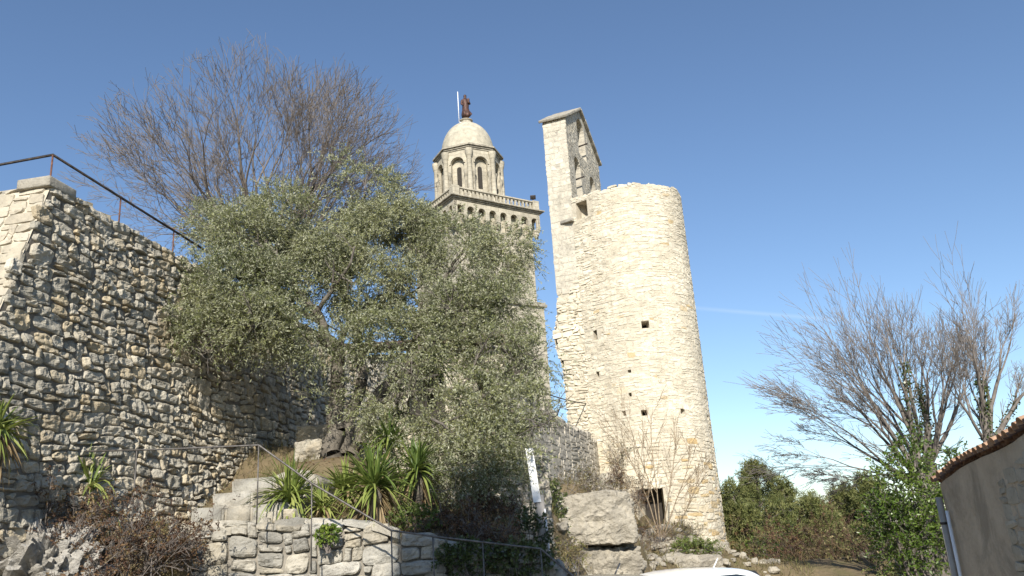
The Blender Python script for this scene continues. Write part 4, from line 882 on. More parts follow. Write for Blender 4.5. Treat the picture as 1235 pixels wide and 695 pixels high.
# cable from the tower to the trees
m_ = MB(); a, b = P(708, 487, 33.2), P(560, 425, 24.0)
tube(m_, [a + [0, 0, -1.0], a, ] + [a + (b - a) * t + np.array([0, 0, -1.1 * t * (1 - t)]) for t in np.linspace(.05, 1, 14)], .022, 5); o = m_.build('overhead_cable', M['cable']); tag(o, 'slack black cable strung from the broken pier towards the olive tree', 'cable')

# ------------------------------------------------------------------ tile roofed annex seen through the olive
q = P(378, 470, 27.5); AX0, AX1, AY = q[0], P(612, 470, 27.5)[0], 27.5
an = thing('stone_annex', 'pale stone building with a tiled eave glimpsed through the olive branches', 'building', (AX0, AY, 3)); ao = np.array([AX0, AY, 3.])
SA = lambda u, v, d: np.stack([u, -d, v], -1)
wA = AX1 - AX0; ha = 5.0
hA = [(3.2, 4.4, 2.3, 4.3)]
mb = MB(); masonry(mb, SA, 0, wA, 0, ha, .16, .12, SIZES, .04, 81, gap=.008, keep=no_overlap(hA), nx=5, ny=5, jit=.3); mb.build('front_wall', M['drylit'], an)
mb = MB(); core(mb, SA, np.linspace(0, wA, 10), np.linspace(-1, ha, 8), hA, .5, 0, 1); mb.box((0, .52, -1), (wA, 4.5, ha - .01), None, .5, 0); mb.build('wall_core', [M['mortar'], M['hole']], an, smooth=False)
mb = MB(); n = int(wA / .24)
for i in range(n):
    lathe(mb, [(.115, 0), (.095, 5.2)], 8, Matrix.Translation((.12 + i * .24, -.45, ha + .08)) @ Matrix.Rotation(-math.radians(74), 4, 'X'), tint=(i * .37) % 1)
mb.add([(0, -.4, ha - .02), (wA, -.4, ha - .02), (wA, 4.6, ha + 1.42), (0, 4.6, ha + 1.42)], [[0, 1, 2, 3]]); mb.build('tiled_roof', M['tile'], an)

# ------------------------------------------------------------------ house on the right
HF, HN = np.array([5.312, 11.0, 0]), np.array([4.30, 5.8, 0]); DH_ = norm(HN - HF); LH = float(np.linalg.norm(HN - HF)); NH = np.array([-abs(DH_[1]), -DH_[0] * -1 * -1, 0]); NH = np.array([DH_[1], -DH_[0], 0]); NH = NH if NH[0] < 0 else -NH
hs = thing('village_house', 'low rendered house with a clay tile eave and worn shaded wall', 'house', (HF[0], HF[1], -.6)); hof = np.array([HF[0], HF[1], -.6])
eave = lambda u: 1.97 + u * (2.55 - 1.97) / LH + .035 * math.sin(u * 1.7)
us = np.linspace(0, LH, 30); mb = MB(); vz = np.linspace(0, 1, 14)
uu, vv_ = np.meshgrid(us, vz); ez = np.array([eave(u) for u in us])
VV = HF - hof + uu.ravel()[:, None] * DH_ + (-.6 + vv_.ravel() * (np.tile(ez, len(vz)) + .6))[:, None] * Z
VV = VV + NH * (.02 * fbm(VV * 1.7, 5, 4))[:, None]
ix = np.arange(uu.size).reshape(uu.shape); mb.add(VV, np.stack([ix[:-1, :-1], ix[:-1, 1:], ix[1:, 1:], ix[1:, :-1]], -1).reshape(-1, 4))
E_ = -NH * 5
mb.add(np.array([HF + [0, 0, -.6], HF + E_ + [0, 0, -.6], HF + E_ + [0, 0, 3.4], HF + [0, 0, 2.03]]) - hof, [[0, 1, 2, 3]])
mb.add(np.array([HN + [0, 0, -.6], HN + E_ + [0, 0, -.6], HN + E_ + [0, 0, 4.0], HN + [0, 0, 2.52]]) - hof, [[0, 1, 2, 3]]); mb.add(np.array([HF + E_ + [0, 0, -.6], HN + E_ + [0, 0, -.6], HN + E_ + [0, 0, 4.0], HF + E_ + [0, 0, 3.4]]) - hof, [[0, 1, 2, 3]]); mb.build('wall', M['plaster'], hs)
S_h = lambda u, v, d: HF - hof + u[:, None] * DH_ + v[:, None] * Z + d[:, None] * NH
mb = MB(); masonry(mb, S_h, 2.05, LH, -.6, 2.45, .10, .08, SIZES, .018, 91, gap=.008, keep=lambda u0, u1, v0, v1: v1 < np.array([eave(float(k)) for k in (u0 + u1) / 2]) - .1, nx=6, ny=5, rough=.6, jit=.35, sink=.02)
mb.build('exposed_stones', M['drylit'], hs, smooth=False)
rf = None; mb = MB(); step = .165; n = int(LH / step)
mb2 = MB()
for i in range(n + 1):
    u = i * step; b = HF - hof + u * DH_; z = eave(u) + .625; jx = random.Random(i).uniform(-.02, .02)
    Mx = Matrix(((DH_[0], -Z[0] * 1.0, -NH[0], b[0] + NH[0] * (.06 + jx)), (DH_[1], 0, -NH[1], b[1] + NH[1] * (.06 + jx)), (0, 1, 0, z), (0, 0, 0, 1)))
    sl_ = math.radians(17); Mx = Mx @ Matrix.Rotation(-sl_, 4, 'X')
    T1 = [(.08 * math.cos(t), .075 * math.sin(t)) for t in np.linspace(0, math.pi, 8)]; T2 = [(.062 * math.cos(t), .057 * math.sin(t)) for t in np.linspace(0, math.pi, 8)]
    rows = 10
    for k in range(rows):
        V = [(x, y + .015 + .012 * (k % 2), k * .42) for x, y in T1] + [(x, y + .0 + .012 * (k % 2), k * .42 + .45) for x, y in T1] + [(x, y + .015 + .012 * (k % 2), k * .42) for x, y in T2] + [(x, y, k * .42 + .45) for x, y in T2]
        Q = [[j, j + 1, 8 + j + 1, 8 + j] for j in range(7)] + [[16 + j, 16 + j + 1, 24 + j + 1, 24 + j] for j in range(7)] + [[j, j + 1, 16 + j + 1, 16 + j] for j in range(7)]
        mb.add(xf(V, Mx), Q, None, random.Random(i * 31 + k).random())
    V = [(step / 2 + .075 * math.cos(t), .02 + .05 * math.sin(t), s_) for s_ in (.06, 4.2) for t in np.linspace(math.pi, 2 * math.pi, 7)]
    mb2.add(xf(V, Mx), [[j, j + 1, 7 + j + 1, 7 + j] for j in range(6)], None, random.Random(i * 17).random())
mb.build('roof_tiles', M['tile'], hs); mb2.build('channel_tiles', M['tile'], hs)
dp = thing('drainpipe', 'grey drainpipe at the far corner of the rendered house', 'pipe', (HF[0], HF[1], -.6))
m_ = MB(); pb = NH * .07 + DH_ * .06
tube(m_, [pb + [0, 0, .0], pb + [0, 0, 2.42]], .04, 10); m_.build('pipe', M['zincshade'], dp)
m_ = MB(); pb = NH * .05 + DH_ * .22; tube(m_, [pb + [0, 0, .0], pb + [0, 0, 2.25]], .022, 8); m_.build('cable_duct', M['whiterod'], dp)
for zz in (.6, 1.4, 2.1):
    m_ = MB(); pb = NH * .07 + DH_ * .06; lathe(m_, [(.048, zz - .015), (.048, zz + .015)], 10, Matrix.Translation(Vector([float(c) for c in pb]))); m_.build('bracket', M['iron'], dp)

# ------------------------------------------------------------------ cars
def car(label, loc, rz, paint, sc=1.0):
    r = thing('parked_car', label, 'car', loc, rz); r.scale = (sc,) * 3
    # stations along the length: x, half width, z of sill, z of shoulder
    def loft(sts, name, m, smooth=True):
        """each station: list of (y, z) for the right half from bottom to top; mirrored"""
        mbc = MB(); V = []; n = None
        for x, sec in sts:
            full = [(y, z) for y, z in sec] + [(-y, z) for y, z in sec[::-1]]; n = len(full); V += [(x, y, z) for y, z in full]
        Q = [[i * n + k, i * n + (k + 1) % n, (i + 1) * n + (k + 1) % n, (i + 1) * n + k] for i in range(len(sts) - 1) for k in range(n)]
        T = []
        for e in (0, len(sts) - 1):
            c = len(V); V.append((sts[e][0], 0, np.mean([z for y, z in sts[e][1]]))); T += [[c, e * n + k, e * n + (k + 1) % n] for k in range(n)]
        mbc.add(V, Q, T); o = mbc.build(name, m, r, smooth)
        ss = o.modifiers.new('s', 'SUBSURF'); ss.levels = 2; ss.render_levels = 2; return o
    W2 = .86
    B = lambda w, zs, zh: [(w * .9, zs), (w, zs + .14), (w, zs + .3), (w * .985, zh - .12), (w * .9, zh), (w * .45, zh + .03)]
    loft([(-2.02, B(.62, .38, .72)), (-1.95, B(.78, .28, .86)), (-1.6, B(W2, .2, .92)), (-.6, B(W2, .18, .95)), (.5, B(W2, .18, .93)), (1.2, B(W2, .2, .88)), (1.75, B(.82, .25, .78)), (1.98, B(.72, .3, .66)), (2.06, B(.55, .38, .58))], 'body', paint)
    C_ = lambda w0, w1, z0, z1: [(w0, z0), (w0 * .99, z0 + .02), (w1 * 1.04, z1 - .11), (w1 * .98, z1 - .035), (w1 * .8, z1), (w1 * .4, z1 + .015)]
    loft([(-1.86, C_(.66, .60, .86, .96)), (-1.72, C_(.72, .60, .88, 1.16)), (-1.45, C_(.76, .60, .9, 1.36)), (-1.1, C_(.77, .61, .9, 1.42)), (-.4, C_(.78, .62, .9, 1.455)), (.2, C_(.78, .61, .9, 1.43)), (.5, C_(.77, .60, .9, 1.34)), (.9, C_(.74, .58, .9, 1.10)), (1.2, C_(.70, .56, .88, .93))], 'roof', paint)
    for s in (-1, 1):
        m_ = MB(); w = lambda z: (.792 - (z - .92) * .285) * s
        prof = [(-1.5, .97), (-1.28, 1.26), (-.95, 1.325), (.12, 1.33), (.38, 1.25), (.78, .98)]
        m_.add([(x, w(z) + .012 * s, z) for x, z in prof], None, [[0, 1, 2], [0, 2, 3], [0, 3, 5], [3, 4, 5]]); m_.build('side_window', M['glass'], r, False)
        m_ = MB(); m_.box((.55, s * .86 - .06, .95), (.75, s * .86 + .1 * s + .06, 1.1), None, .5, 0, .03); m_.build('mirror', paint, r)
        m_ = MB(); m_.box((1.82, s * .55 - .16, .6), (2.02, s * .55 + .16, .72), None, .5, 0, .04); m_.build('headlight', M['lampclear'], r)
        m_ = MB(); m_.box((-2.02, s * .62 - .12, .68), (-1.9, s * .62 + .12, .92), None, .5, 0, .03); m_.build('tail_light', M['lampred'], r)
        for x in (-1.28, 1.28):
            Mw = Matrix.Translation((x, s * .80, .31)) @ Matrix.Rotation(math.pi / 2, 4, 'X')
            m_ = MB(); lathe(m_, [(.20, -.1), (.28, -.1), (.31, -.07), (.31, .07), (.28, .1), (.20, .1)], 24, Mw); wh = m_.build('wheel', M['rubber'], r)
            m_ = MB(); lathe(m_, [(.0, .085 * -s), (.06, .09 * -s), (.19, .07 * -s), (.205, .1 * -s)], 20, Mw); m_.build('rim', M['alloy'], wh)
    m_ = MB(); m_.add([(-1.80, -.5, 1.02), (-1.80, .5, 1.02), (-1.5, .47, 1.345), (-1.5, -.47, 1.345)], [[0, 1, 2, 3]]); 
    V = np.array([(-1.845, -.5, 1.0), (-1.845, .5, 1.0), (-1.53, .47, 1.345), (-1.53, -.47, 1.345)]); m_ = MB(); m_.add(V, [[0, 1, 2, 3]]); m_.build('rear_window', M['glass'], r, False)
    V = np.array([(1.16, -.6, .99), (1.16, .6, .99), (.60, .5, 1.325), (.60, -.5, 1.325)]) + [.03, 0, .02]; m_ = MB(); m_.add(V, [[0, 1, 2, 3]]); m_.build('windscreen', M['glass'], r, False)
    m_ = MB(); tube(m_, [(-1.0, 0, 1.43), (-1.12, 0, 1.58)], .012, 5); m_.build('aerial', paint, r)
    return r
q = P(800, 690, 14.0); car('white hatchback parked below the round tower', (q[0] + .05, q[1], 1.055 - 1.47 * .92), math.radians(205), M['carwhite'], .92)
q = P(668, 693, 12.2); car('dark grey car parked beside the rock face', (q[0] + .1, q[1] + .2, P(722, 695, 12.2)[2] - 1.455), math.radians(215), M['cardark'])

# ------------------------------------------------------------------ olive tree
def blob_shoots(blobs, per, r, box=1.0, out=.9, upb=.25):
    """points and directions of shoots over a set of ellipsoid clumps (x, y, z, rx, ry, rz, weight)"""
    B_, D_, T_ = [], [], []
    for (x, y, z, rx, ry, rz, w) in blobs:
        n = max(3, int(per * w * (rx * ry * rz) ** (2 / 3))); u = norm(r.normal(size=(n, 3))); k = r.uniform(.35, 1.0, n) ** .6
        p = np.array([x, y, z]) + u * k[:, None] * np.array([rx, ry, rz]); d = u * out + r.normal(size=(n, 3)) * .55 + [0, 0, upb]
        B_.append(p); D_.append(d); T_.append(np.full(n, r.uniform(.25, .65)))
    return np.concatenate(B_), np.concatenate(D_), np.concatenate(T_)
ol = thing('olive_tree', 'big grey green olive tree with several gnarled trunks in front of the tall wall', 'tree', P(412, 552, 14.6)); olo = np.array(ol.location)
Yo = 14.6
t = Tree(5); CO = dict(kids=[5, 5, 3], ang=48, ratio=.45, wander=.18, up=.03, seg=[.4, .25, .15], rmin=.005, maxlv=3, lmin=.25)
def PP(*a): return [P(*k) for k in a]
limbs = [  # trunks and main limbs as pixel, pixel, depth
    ([(403, 560, 14.6), (404, 510, 14.6), (408, 460, 14.6), (403, 420, 14.5), (385, 385, 14.3), (352, 340, 14.1), (320, 290, 14.0)], .17, .035),
    ([(412, 560, 14.75), (424, 505, 14.8), (438, 450, 14.9), (430, 400, 15.0), (412, 350, 15.2), (420, 290, 15.3), (440, 235, 15.3)], .13, .03),
    ([(420, 562, 14.6), (436, 530, 14.5), (452, 485, 14.4), (490, 440, 14.2), (540, 405, 14.0), (575, 380, 13.9)], .14, .03),
    ([(404, 425, 14.5), (375, 400, 14.0), (330, 392, 13.5), (280, 395, 13.2), (240, 400, 13.1)], .08, .02),
    ([(452, 485, 14.4), (500, 475, 13.8), (560, 470, 13.3), (610, 490, 13.0), (640, 520, 12.9)], .07, .02),
    ([(490, 440, 14.2), (510, 390, 14.6), (540, 330, 14.9), (570, 285, 15.0)], .07, .02),
    ([(385, 385, 14.3), (340, 330, 14.8), (290, 280, 15.1), (250, 250, 15.2)], .06, .018),
    ([(430, 400, 15.0), (470, 350, 15.4), (490, 300, 15.5)], .06, .018),
    ([(540, 405, 14.0), (600, 420, 13.6), (640, 438, 13.5)], .05, .015),
    ([(436, 530, 14.5), (470, 500, 13.7), (520, 505, 13.0), (570, 540, 12.6)], .05, .015)]
for pl, a, b in limbs: t.limb(PP(*pl), a, b, CO, 0, .35)
bl = []
for (px, py, rp, Y, w) in [(300, 292, 62, 14.2, 1), (258, 270, 34, 14.8, .8), (345, 262, 55, 14.8, 1), (300, 345, 60, 13.6, 1), (240, 330, 26, 13.6, .7), (225, 375, 34, 13.2, .9), (248, 402, 36, 13.2, 1), (215, 405, 22, 13.2, .7), (312, 388, 42, 13.3, 1), 
        (417, 216, 44, 15.2, 1.1), (450, 224, 34, 15.4, 1.1), (425, 200, 26, 15.3, 1), (390, 275, 60, 15.0, 1.1), (445, 285, 55, 15.2, 1.1), (405, 310, 34, 14.4, .9), (440, 345, 52, 14.6, 1), (330, 345, 45, 14.4, .9), (348, 412, 26, 13.8, .7), (385, 420, 24, 13.6, .6), (430, 400, 34, 13.8, .7),
        (495, 300, 48, 15.2, 1), (505, 355, 55, 14.6, 1), (555, 295, 44, 15, 1), (580, 330, 52, 14.4, 1), (612, 300, 34, 14.4, 1), (560, 375, 50, 14.2, 1), (608, 375, 42, 13.9, 1), (600, 425, 40, 13.7, .9), (645, 430, 28, 13.5, 1), (660, 455, 20, 13.4, .9),
        (540, 425, 36, 13.8, .7), (480, 400, 34, 14, .8), (580, 480, 38, 13.2, 1), (630, 490, 34, 13.1, 1), (652, 485, 18, 13.1, .9), (540, 500, 36, 13.0, 1), (590, 530, 38, 12.8, 1), (608, 528, 24, 12.8, .9), (560, 560, 32, 12.7, .8), (510, 520, 28, 13.2, .8), (605, 570, 24, 12.7, .7),
        (470, 470, 30, 13.4, .7), (435, 462, 26, 13.8, .7), (495, 550, 22, 13, .5), (400, 480, 22, 13.6, .6), (470, 505, 22, 13.5, .7), (520, 265, 24, 15, .6), (388, 362, 34, 13.9, .8), (362, 395, 30, 13.6, .8), (420, 440, 26, 13.6, .8), (500, 535, 34, 12.9, .9), (530, 572, 26, 12.6, .8), (575, 575, 26, 12.5, .8), (450, 500, 26, 13.5, .8), (395, 300, 40, 14.2, 1), (455, 400, 36, 13.7, .8), (630, 555, 20, 12.5, .7), (498, 268, 34, 15.3, 1), (492, 322, 42, 14.9, 1), (470, 262, 36, 15.3, 1), (478, 372, 36, 14.2, .9), (455, 405, 30, 13.5, .8), (488, 445, 30, 13.2, .8), (450, 452, 24, 13.3, .7), (520, 400, 30, 13.6, .8)]:
    c = P(px, py, Y); s_ = rp * Y / 1000 * .92; bl.append((c[0], c[1], c[2], s_, s_ * .95, s_ * .85, w))
r = np.random.RandomState(3)
B_, D_, T_ = blob_shoots(bl, 1900, r, upb=.1)
hole_d = fbm(B_ * 1.5, 77, 3); keep = fbm(B_ * 1.7, 77, 3) > -.12; T_ = T_ + .4 * vn(B_ * 1.2, 78); B_, D_, T_ = B_[keep], D_[keep], T_[keep]
mbl, mbt = MB(), MB()
shoots(mbl, B_ - olo, D_, r.uniform(.22, .5, len(B_)), 20, .064, .016, T_, r, droop=.35, spread=.72, twigs=mbt, trad=.0024)
print('olive shoots', len(B_))
mbl.build('crown', M['oliveleaf'], ol); mbt.build('twigs', M['olivetwig'], ol)
t.build(ol, M['olivebark'], M['barkgrey'], .028, off=olo)

# ------------------------------------------------------------------ yuccas and small plants
def yucca(px, py, Y, size, n, label, seed, trunk=0.0, skirt=0, green=.5, group='yuccas on the bank by the olive tree', name='yucca_plant', cat='yucca'):
    q = P(px, py, Y); r = np.random.RandomState(seed); y = thing(name, label, cat, q, 0, group)
    n = int(n * 1.5)
    el = np.radians(np.concatenate([r.uniform(15, 88, int(n * .7)), r.uniform(-25, 30, n - int(n * .7))])); az = r.uniform(0, 2 * math.pi, n)
    d = np.stack([np.cos(el) * np.cos(az), np.cos(el) * np.sin(az), np.sin(el)], 1)
    base = np.zeros((n, 3)) + [0, 0, trunk] + r.normal(size=(n, 3)) * [.03, .03, .05]
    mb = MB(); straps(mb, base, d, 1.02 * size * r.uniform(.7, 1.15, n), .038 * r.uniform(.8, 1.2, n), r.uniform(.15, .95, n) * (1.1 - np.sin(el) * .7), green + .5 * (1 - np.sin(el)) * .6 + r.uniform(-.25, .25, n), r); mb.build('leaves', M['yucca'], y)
    if skirt:
        az = r.uniform(0, 2 * math.pi, skirt); el = np.radians(r.uniform(-85, -30, skirt)); d = np.stack([np.cos(el) * np.cos(az), np.cos(el) * np.sin(az), np.sin(el)], 1)
        mb = MB(); straps(mb, np.zeros((skirt, 3)) + [0, 0, trunk - .06] + r.normal(size=(skirt, 3)) * [.05, .05, .07], d, size * r.uniform(.5, .95, skirt), .04, .25, r.uniform(0, 1, skirt), r); mb.build('dry_skirt', M['yuccadry'], y)
    if trunk:
        mb = MB(); tube(mb, [(0, 0, -.35), (.02, 0, trunk * .5), (0, 0, trunk)], [.09, .08, .07], 9); mb.build('trunk', M['olivebark'], y)
    return y
yucca(350, 602, 11.7, .72, 100, 'yellow green yucca right of the stone steps, leftmost of those under the olive', 1, green=.55, skirt=8)
yucca(415, 592, 12.2, .55, 80, 'small bright yucca below the olive trunks', 2, green=.6, skirt=10)
yucca(452, 608, 11.5, .74, 120, 'dense green yucca with a dry straw skirt overhanging the low wall', 3, trunk=.22, skirt=60, green=.38)
yucca(388, 612, 11.6, .42, 40, 'low yucca tuft beside the slanting handrail', 4, green=.75, skirt=14)
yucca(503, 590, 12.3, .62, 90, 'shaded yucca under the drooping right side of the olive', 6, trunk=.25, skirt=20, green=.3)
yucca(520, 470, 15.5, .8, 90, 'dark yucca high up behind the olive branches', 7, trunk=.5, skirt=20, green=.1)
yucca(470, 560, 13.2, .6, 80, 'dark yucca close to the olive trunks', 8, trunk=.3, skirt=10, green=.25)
yucca(108, 588, 11.0, .55, 40, 'pale spiky yucca standing in the brown bush under the tall wall', 9, green=.6, skirt=12)
yucca(-6, 532, 9.2, .50, 80, 'yucca with drooping straw leaves at the very left edge', 10, trunk=.1, skirt=50, green=.55)
yucca(10, 610, 10.6, .28, 26, 'tiny yucca offshoot on top of the grey rock outcrop', 11, green=.45)
def leafy(px, py, Y, R3, n, L, Wd, m, label, cat, name, seed, stems=10, green=.5, droop=.2, upb=.3, k=10, group=None, sm=None, base=None):
    """low plant: short stems with leafy shoots filling an ellipsoid"""
    q = P(px, py, Y) if base is None else np.array(base); r = np.random.RandomState(seed); o = thing(name, label, cat, q, 0, group)
    u = norm(r.normal(size=(n, 3)) + [0, 0, .25]); p = u * np.array(R3) * (r.uniform(.15, 1, n) ** .5)[:, None] + [0, 0, R3[2] * .75]; p[:, 2] = np.maximum(p[:, 2], -.05)
    mb, mt = MB(), MB(); shoots(mb, p, u + [0, 0, upb] + r.normal(size=(n, 3)) * .4, r.uniform(.5, 1.1, n) * min(R3) * .6, k, L, Wd, np.full(n, green) + r.uniform(-.2, .2, n), r, droop=droop, twigs=mt, trad=.003)
    mb.build('leaves', m, o)
    s0 = r.normal(size=(stems, 3)) * np.array(R3) * .15; s0[:, 2] = -.15; s1 = p[r.choice(n, stems)]
    V, Q = frusta(s0, s1, np.full(stems, .008), np.full(stems, .004), 4); mt.add(V, Q); mt.build('stems', sm or M['twig'], o); return o
leafy(395, 652, 10.68, (.13, .1, .09), 60, .05, .03, M['laurel'], 'small bright green weed growing out of the low wall', 'weed', 'wall_weed', 21, green=.6)
def dry_bush(px, py, Y, R3, n, label, seed, m=None, k=9, L=.035, group='dry brown bushes', nt=260, name='dry_bush', green=.45, tm=None, base=None, sparse=1.0):
    q = P(px, py, Y) if base is None else np.array(base); r = np.random.RandomState(seed); o = thing(name, label, 'bush', q, 0, group); t = Tree(seed)
    CB = dict(kids=[7, 6], ang=38, ratio=.5, wander=.22, up=.04, seg=[.2, .1, .08], rmin=.003, maxlv=2, lmin=.06)
    ns = max(8, int(nt / 20))
    for i in range(ns):
        u = norm(r.normal(size=3) + [0, 0, 1.1]); e = u * np.array(R3) * r.uniform(.8, 1.15); t.branch(Vector((r.normal() * R3[0] * .35, r.normal() * R3[1] * .35, -.1)), Vector([float(c) for c in (e + [0, 0, .1])]), float(np.linalg.norm(e)) * 1.2, .008, 0, CB)
    t.build(o, M['twig'], tm or M['twig'], .03, ('stems', 'twigs'))
    if n:
        ends = np.array([p[0][:] for p in t.tips]); ends = ends[r.choice(len(ends), int(n))] + r.normal(size=(int(n), 3)) * .04
        mb = MB(); shoots(mb, ends, r.normal(size=(int(n), 3)) + [0, 0, .2], np.full(int(n), .12), k, L, L * .5, np.clip(np.full(int(n), green) + r.uniform(-.4, .4, int(n)), 0, 1), r, droop=.3); mb.build('leaves', m or M['dryleaf'], o)
    return o
dry_bush(90, 650, 10.4, (.5, .4, .62), 520, 'tall brown seed head bush below the pale spiky yucca', 31, nt=420)
dry_bush(150, 690, 10.1, (.7, .45, .75), 620, 'wide reddish brown bush spilling between the outcrop and the low wall', 32, nt=420, green=.35)
dry_bush(205, 680, 10.5, (.4, .3, .5), 260, 'small brown bush against the left end of the low wall', 33, nt=240, green=.55)
dry_bush(45, 615, 11.0, (.45, .3, .42), 260, 'rusty low bush between the outcrop and the wall foot', 34, nt=200, green=.6)
dry_bush(570, 655, 11.6, (.7, .4, .42), 320, 'shaded russet bush on the bank above the handrail', 35, nt=260, green=.35)
dry_bush(600, 618, 12.9, (.55, .4, .30), 300, 'dark red bush at the left of the white post', 36, nt=240, green=.25)
dry_bush(690, 592, 20.9, (1.0, .5, .42), 420, 'straw brown bush covering the ledge above the jutting rock', 37, nt=320, m=M['drygrass'], green=.2)
dry_bush(735, 590, 23.5, (.5, .4, .6), 260, 'brown bush in the cleft between the ledge and the tower', 38, nt=200)
dry_bush(775, 660, 27.6, (1.0, .5, .75), 420, 'grey brown bush at the foot of the tower doorway', 39, nt=420)
dry_bush(745, 640, 25.5, (.45, .4, .75), 240, 'olive brown bush beside the jutting rock', 40, nt=220, green=.8)
leafy(840, 676, 28.5, (.85, .5, .38), 260, .09, .03, M['greengrass'], 'fresh green and yellow weeds at the right foot of the tower', 'weed', 'green_weeds', 41, green=.5)
leafy(668, 650, 19.4, (.3, .3, .75), 240, .06, .035, M['ivy'], 'green bramble climbing beside the white post', 'bramble', 'bramble', 42, green=.7)
leafy(665, 660, 18.5, (.25, .3, .55), 130, .06, .035, M['ivy'], 'lower bramble hanging at the corner of the rock face', 'bramble', 'bramble', 43, green=.8)
leafy(640, 675, 12.3, (.35, .25, .38), 170, .05, .03, M['ivy'], 'shaded ivy clump on the bank behind the handrail', 'ivy', 'ivy_clump', 44, green=.5)
leafy(500, 640, 11.5, (.35, .2, .18), 120, .05, .02, M['greengrass'], 'green weed at the shaded end of the low wall', 'weed', 'bank_weed', 45, green=.3)

leafy(565, 688, 10.75, (.4, .18, .2), 200, .05, .03, M['ivy'], 'ivy spilling over the shaded low wall', 'ivy', 'ivy_clump', 46, green=.5)
leafy(628, 692, 10.75, (.35, .18, .22), 180, .05, .03, M['ivy'], 'ivy at the right end of the low wall by the handrail', 'ivy', 'ivy_clump', 47, green=.6)
for k, (px, py, Y, R3, n, lab, mm) in enumerate([(672, 690, 13.2, (.4, .4, .4), 320, 'olive brown scrub hiding the foot of the white post', 'drygrass'), (690, 690, 17.0, (.7, .6, .45), 320, 'straw coloured scrub below the cracked rock face', 'drygrass'), (752, 672, 24.5, (.9, .6, .6), 320, 'russet scrub at the right corner of the rock face', 'dryleaf'), (770, 610, 29.3, (.45, .4, .9), 240, 'brown creeper in the cleft left of the tower doorway', 'dryleaf'), (815, 655, 29.4, (.8, .4, .55), 320, 'tan scrub right of the tower doorway', 'drygrass'), (745, 560, 30.5, (.4, .4, .8), 200, 'dry tuft where the grey wall meets the tower', 'drygrass'), (550, 640, 11.9, (.5, .4, .35), 260, 'dark scrub in the shadow at the low wall end', 'dryleaf'), (600, 672, 11.3, (.5, .3, .35), 260, 'shaded brown scrub just above the handrail', 'dryleaf')]):
    dry_bush(px, py, Y, R3, n, lab, 150 + k, M[mm], nt=260, green=.4)
# grass on the bank
r = np.random.RandomState(60); n = 12000
gx_ = r.uniform(-5.6, 1.2, n); gy_ = 11.05 + r.uniform(0, 1, n) ** 1.2 * 5.4; dens = vn(np.stack([gx_ * 1.3, gy_ * 1.3, gx_ * 0], -1), 61)
k = dens > -.25; gx_, gy_ = gx_[k], gy_[k]
gz_ = bank_z(gx_, gy_) - .01; n = len(gx_); az = r.uniform(0, 6.28, n); el = np.radians(r.uniform(35, 85, n))
mb = MB(); straps(mb, np.stack([gx_, gy_, gz_], 1), np.stack([np.cos(el) * np.cos(az), np.cos(el) * np.sin(az), np.sin(el)], 1), r.uniform(.08, .26, n), .009, r.uniform(.1, .5, n), r.uniform(0, 1, n), r, n=4)
o = mb.build('dry_grass', M['drygrass']); tag(o, 'dry straw grass on the bank under the olive tree', 'grass', kind='stuff')
n = 26000; gx_ = r.uniform(-.2, 9.5, n); gy_ = r.uniform(14, 33, n); k = (vn(np.stack([gx_ * .8, gy_ * .8, gx_ * 0], -1), 62) > -.25) & (bank_z(gx_, gy_) > -.38) & ((gx_ - TX) ** 2 + (gy_ - TY) ** 2 > 6); gx_, gy_ = gx_[k], gy_[k]; n = len(gx_)
az = r.uniform(0, 6.28, n); el = np.radians(r.uniform(40, 85, n)); mb = MB()
straps(mb, np.stack([gx_, gy_, bank_z(gx_, gy_) - .02], 1), np.stack([np.cos(el) * np.cos(az), np.cos(el) * np.sin(az), np.sin(el)], 1), r.uniform(.15, .45, n), .016, r.uniform(.1, .5, n), r.uniform(0, 1, n), r, n=4)
o = mb.build('ledge_grass', M['drygrass']); tag(o, 'dry grass on the ledge and slope under the round tower', 'grass', kind='stuff')
# loose rubble on the slope
rngs = np.random.RandomState(64); mb = MB(); bm = bmesh.new(); bmesh.ops.create_icosphere(bm, subdivisions=2, radius=1); Vi, Qi, Ti = bm_arrays(bm)
n = 1500; x_ = rngs.uniform(-.1, 8.5, n); y_ = rngs.uniform(12.6, 31, n); z_ = bank_z(x_, y_)
for i in range(n):
    if z_[i] < -.35 or (x_[i] - TX) ** 2 + (y_[i] - TY) ** 2 < 6: continue
    sz = rngs.uniform(.04, .16) * (1.6 if rngs.rand() < .1 else 1); w = Vi * (1 - .5) + Vi / np.abs(Vi).max(1, keepdims=True) * .5
    w = w * (1 + .3 * vn(w * 1.7 + i, 3))[:, None] * np.array([rngs.uniform(.8, 1.5), rngs.uniform(.8, 1.3), rngs.uniform(.5, .9)]) * sz
    a = rngs.uniform(0, 6.28); w = np.stack([w[:, 0] * math.cos(a) - w[:, 1] * math.sin(a), w[:, 0] * math.sin(a) + w[:, 1] * math.cos(a), w[:, 2]], 1)
    mb.add(w + [x_[i], y_[i], z_[i] + sz * .25], Qi, Ti, rngs.rand())
o = mb.build('rubble', M['rock'], None, smooth=False); tag(o, 'loose pale rubble strewn over the slope below the tower', 'rubble', kind='stuff')
# fallen leaves on the bank
n = 2600; gx_ = r.uniform(-5, 1, n); gy_ = r.uniform(11, 14, n); mb = MB()
leaves(mb, np.stack([gx_, gy_, bank_z(gx_, gy_) + .01], 1), r.normal(size=(n, 3)) * [1, 1, .35], r.uniform(.03, .08, n), r.uniform(.012, .03, n), r.uniform(0, 1, n), r)
o = mb.build('fallen_leaves', M['dryleaf']); tag(o, 'fallen brown leaves scattered on the bank', 'leaves', kind='stuff')

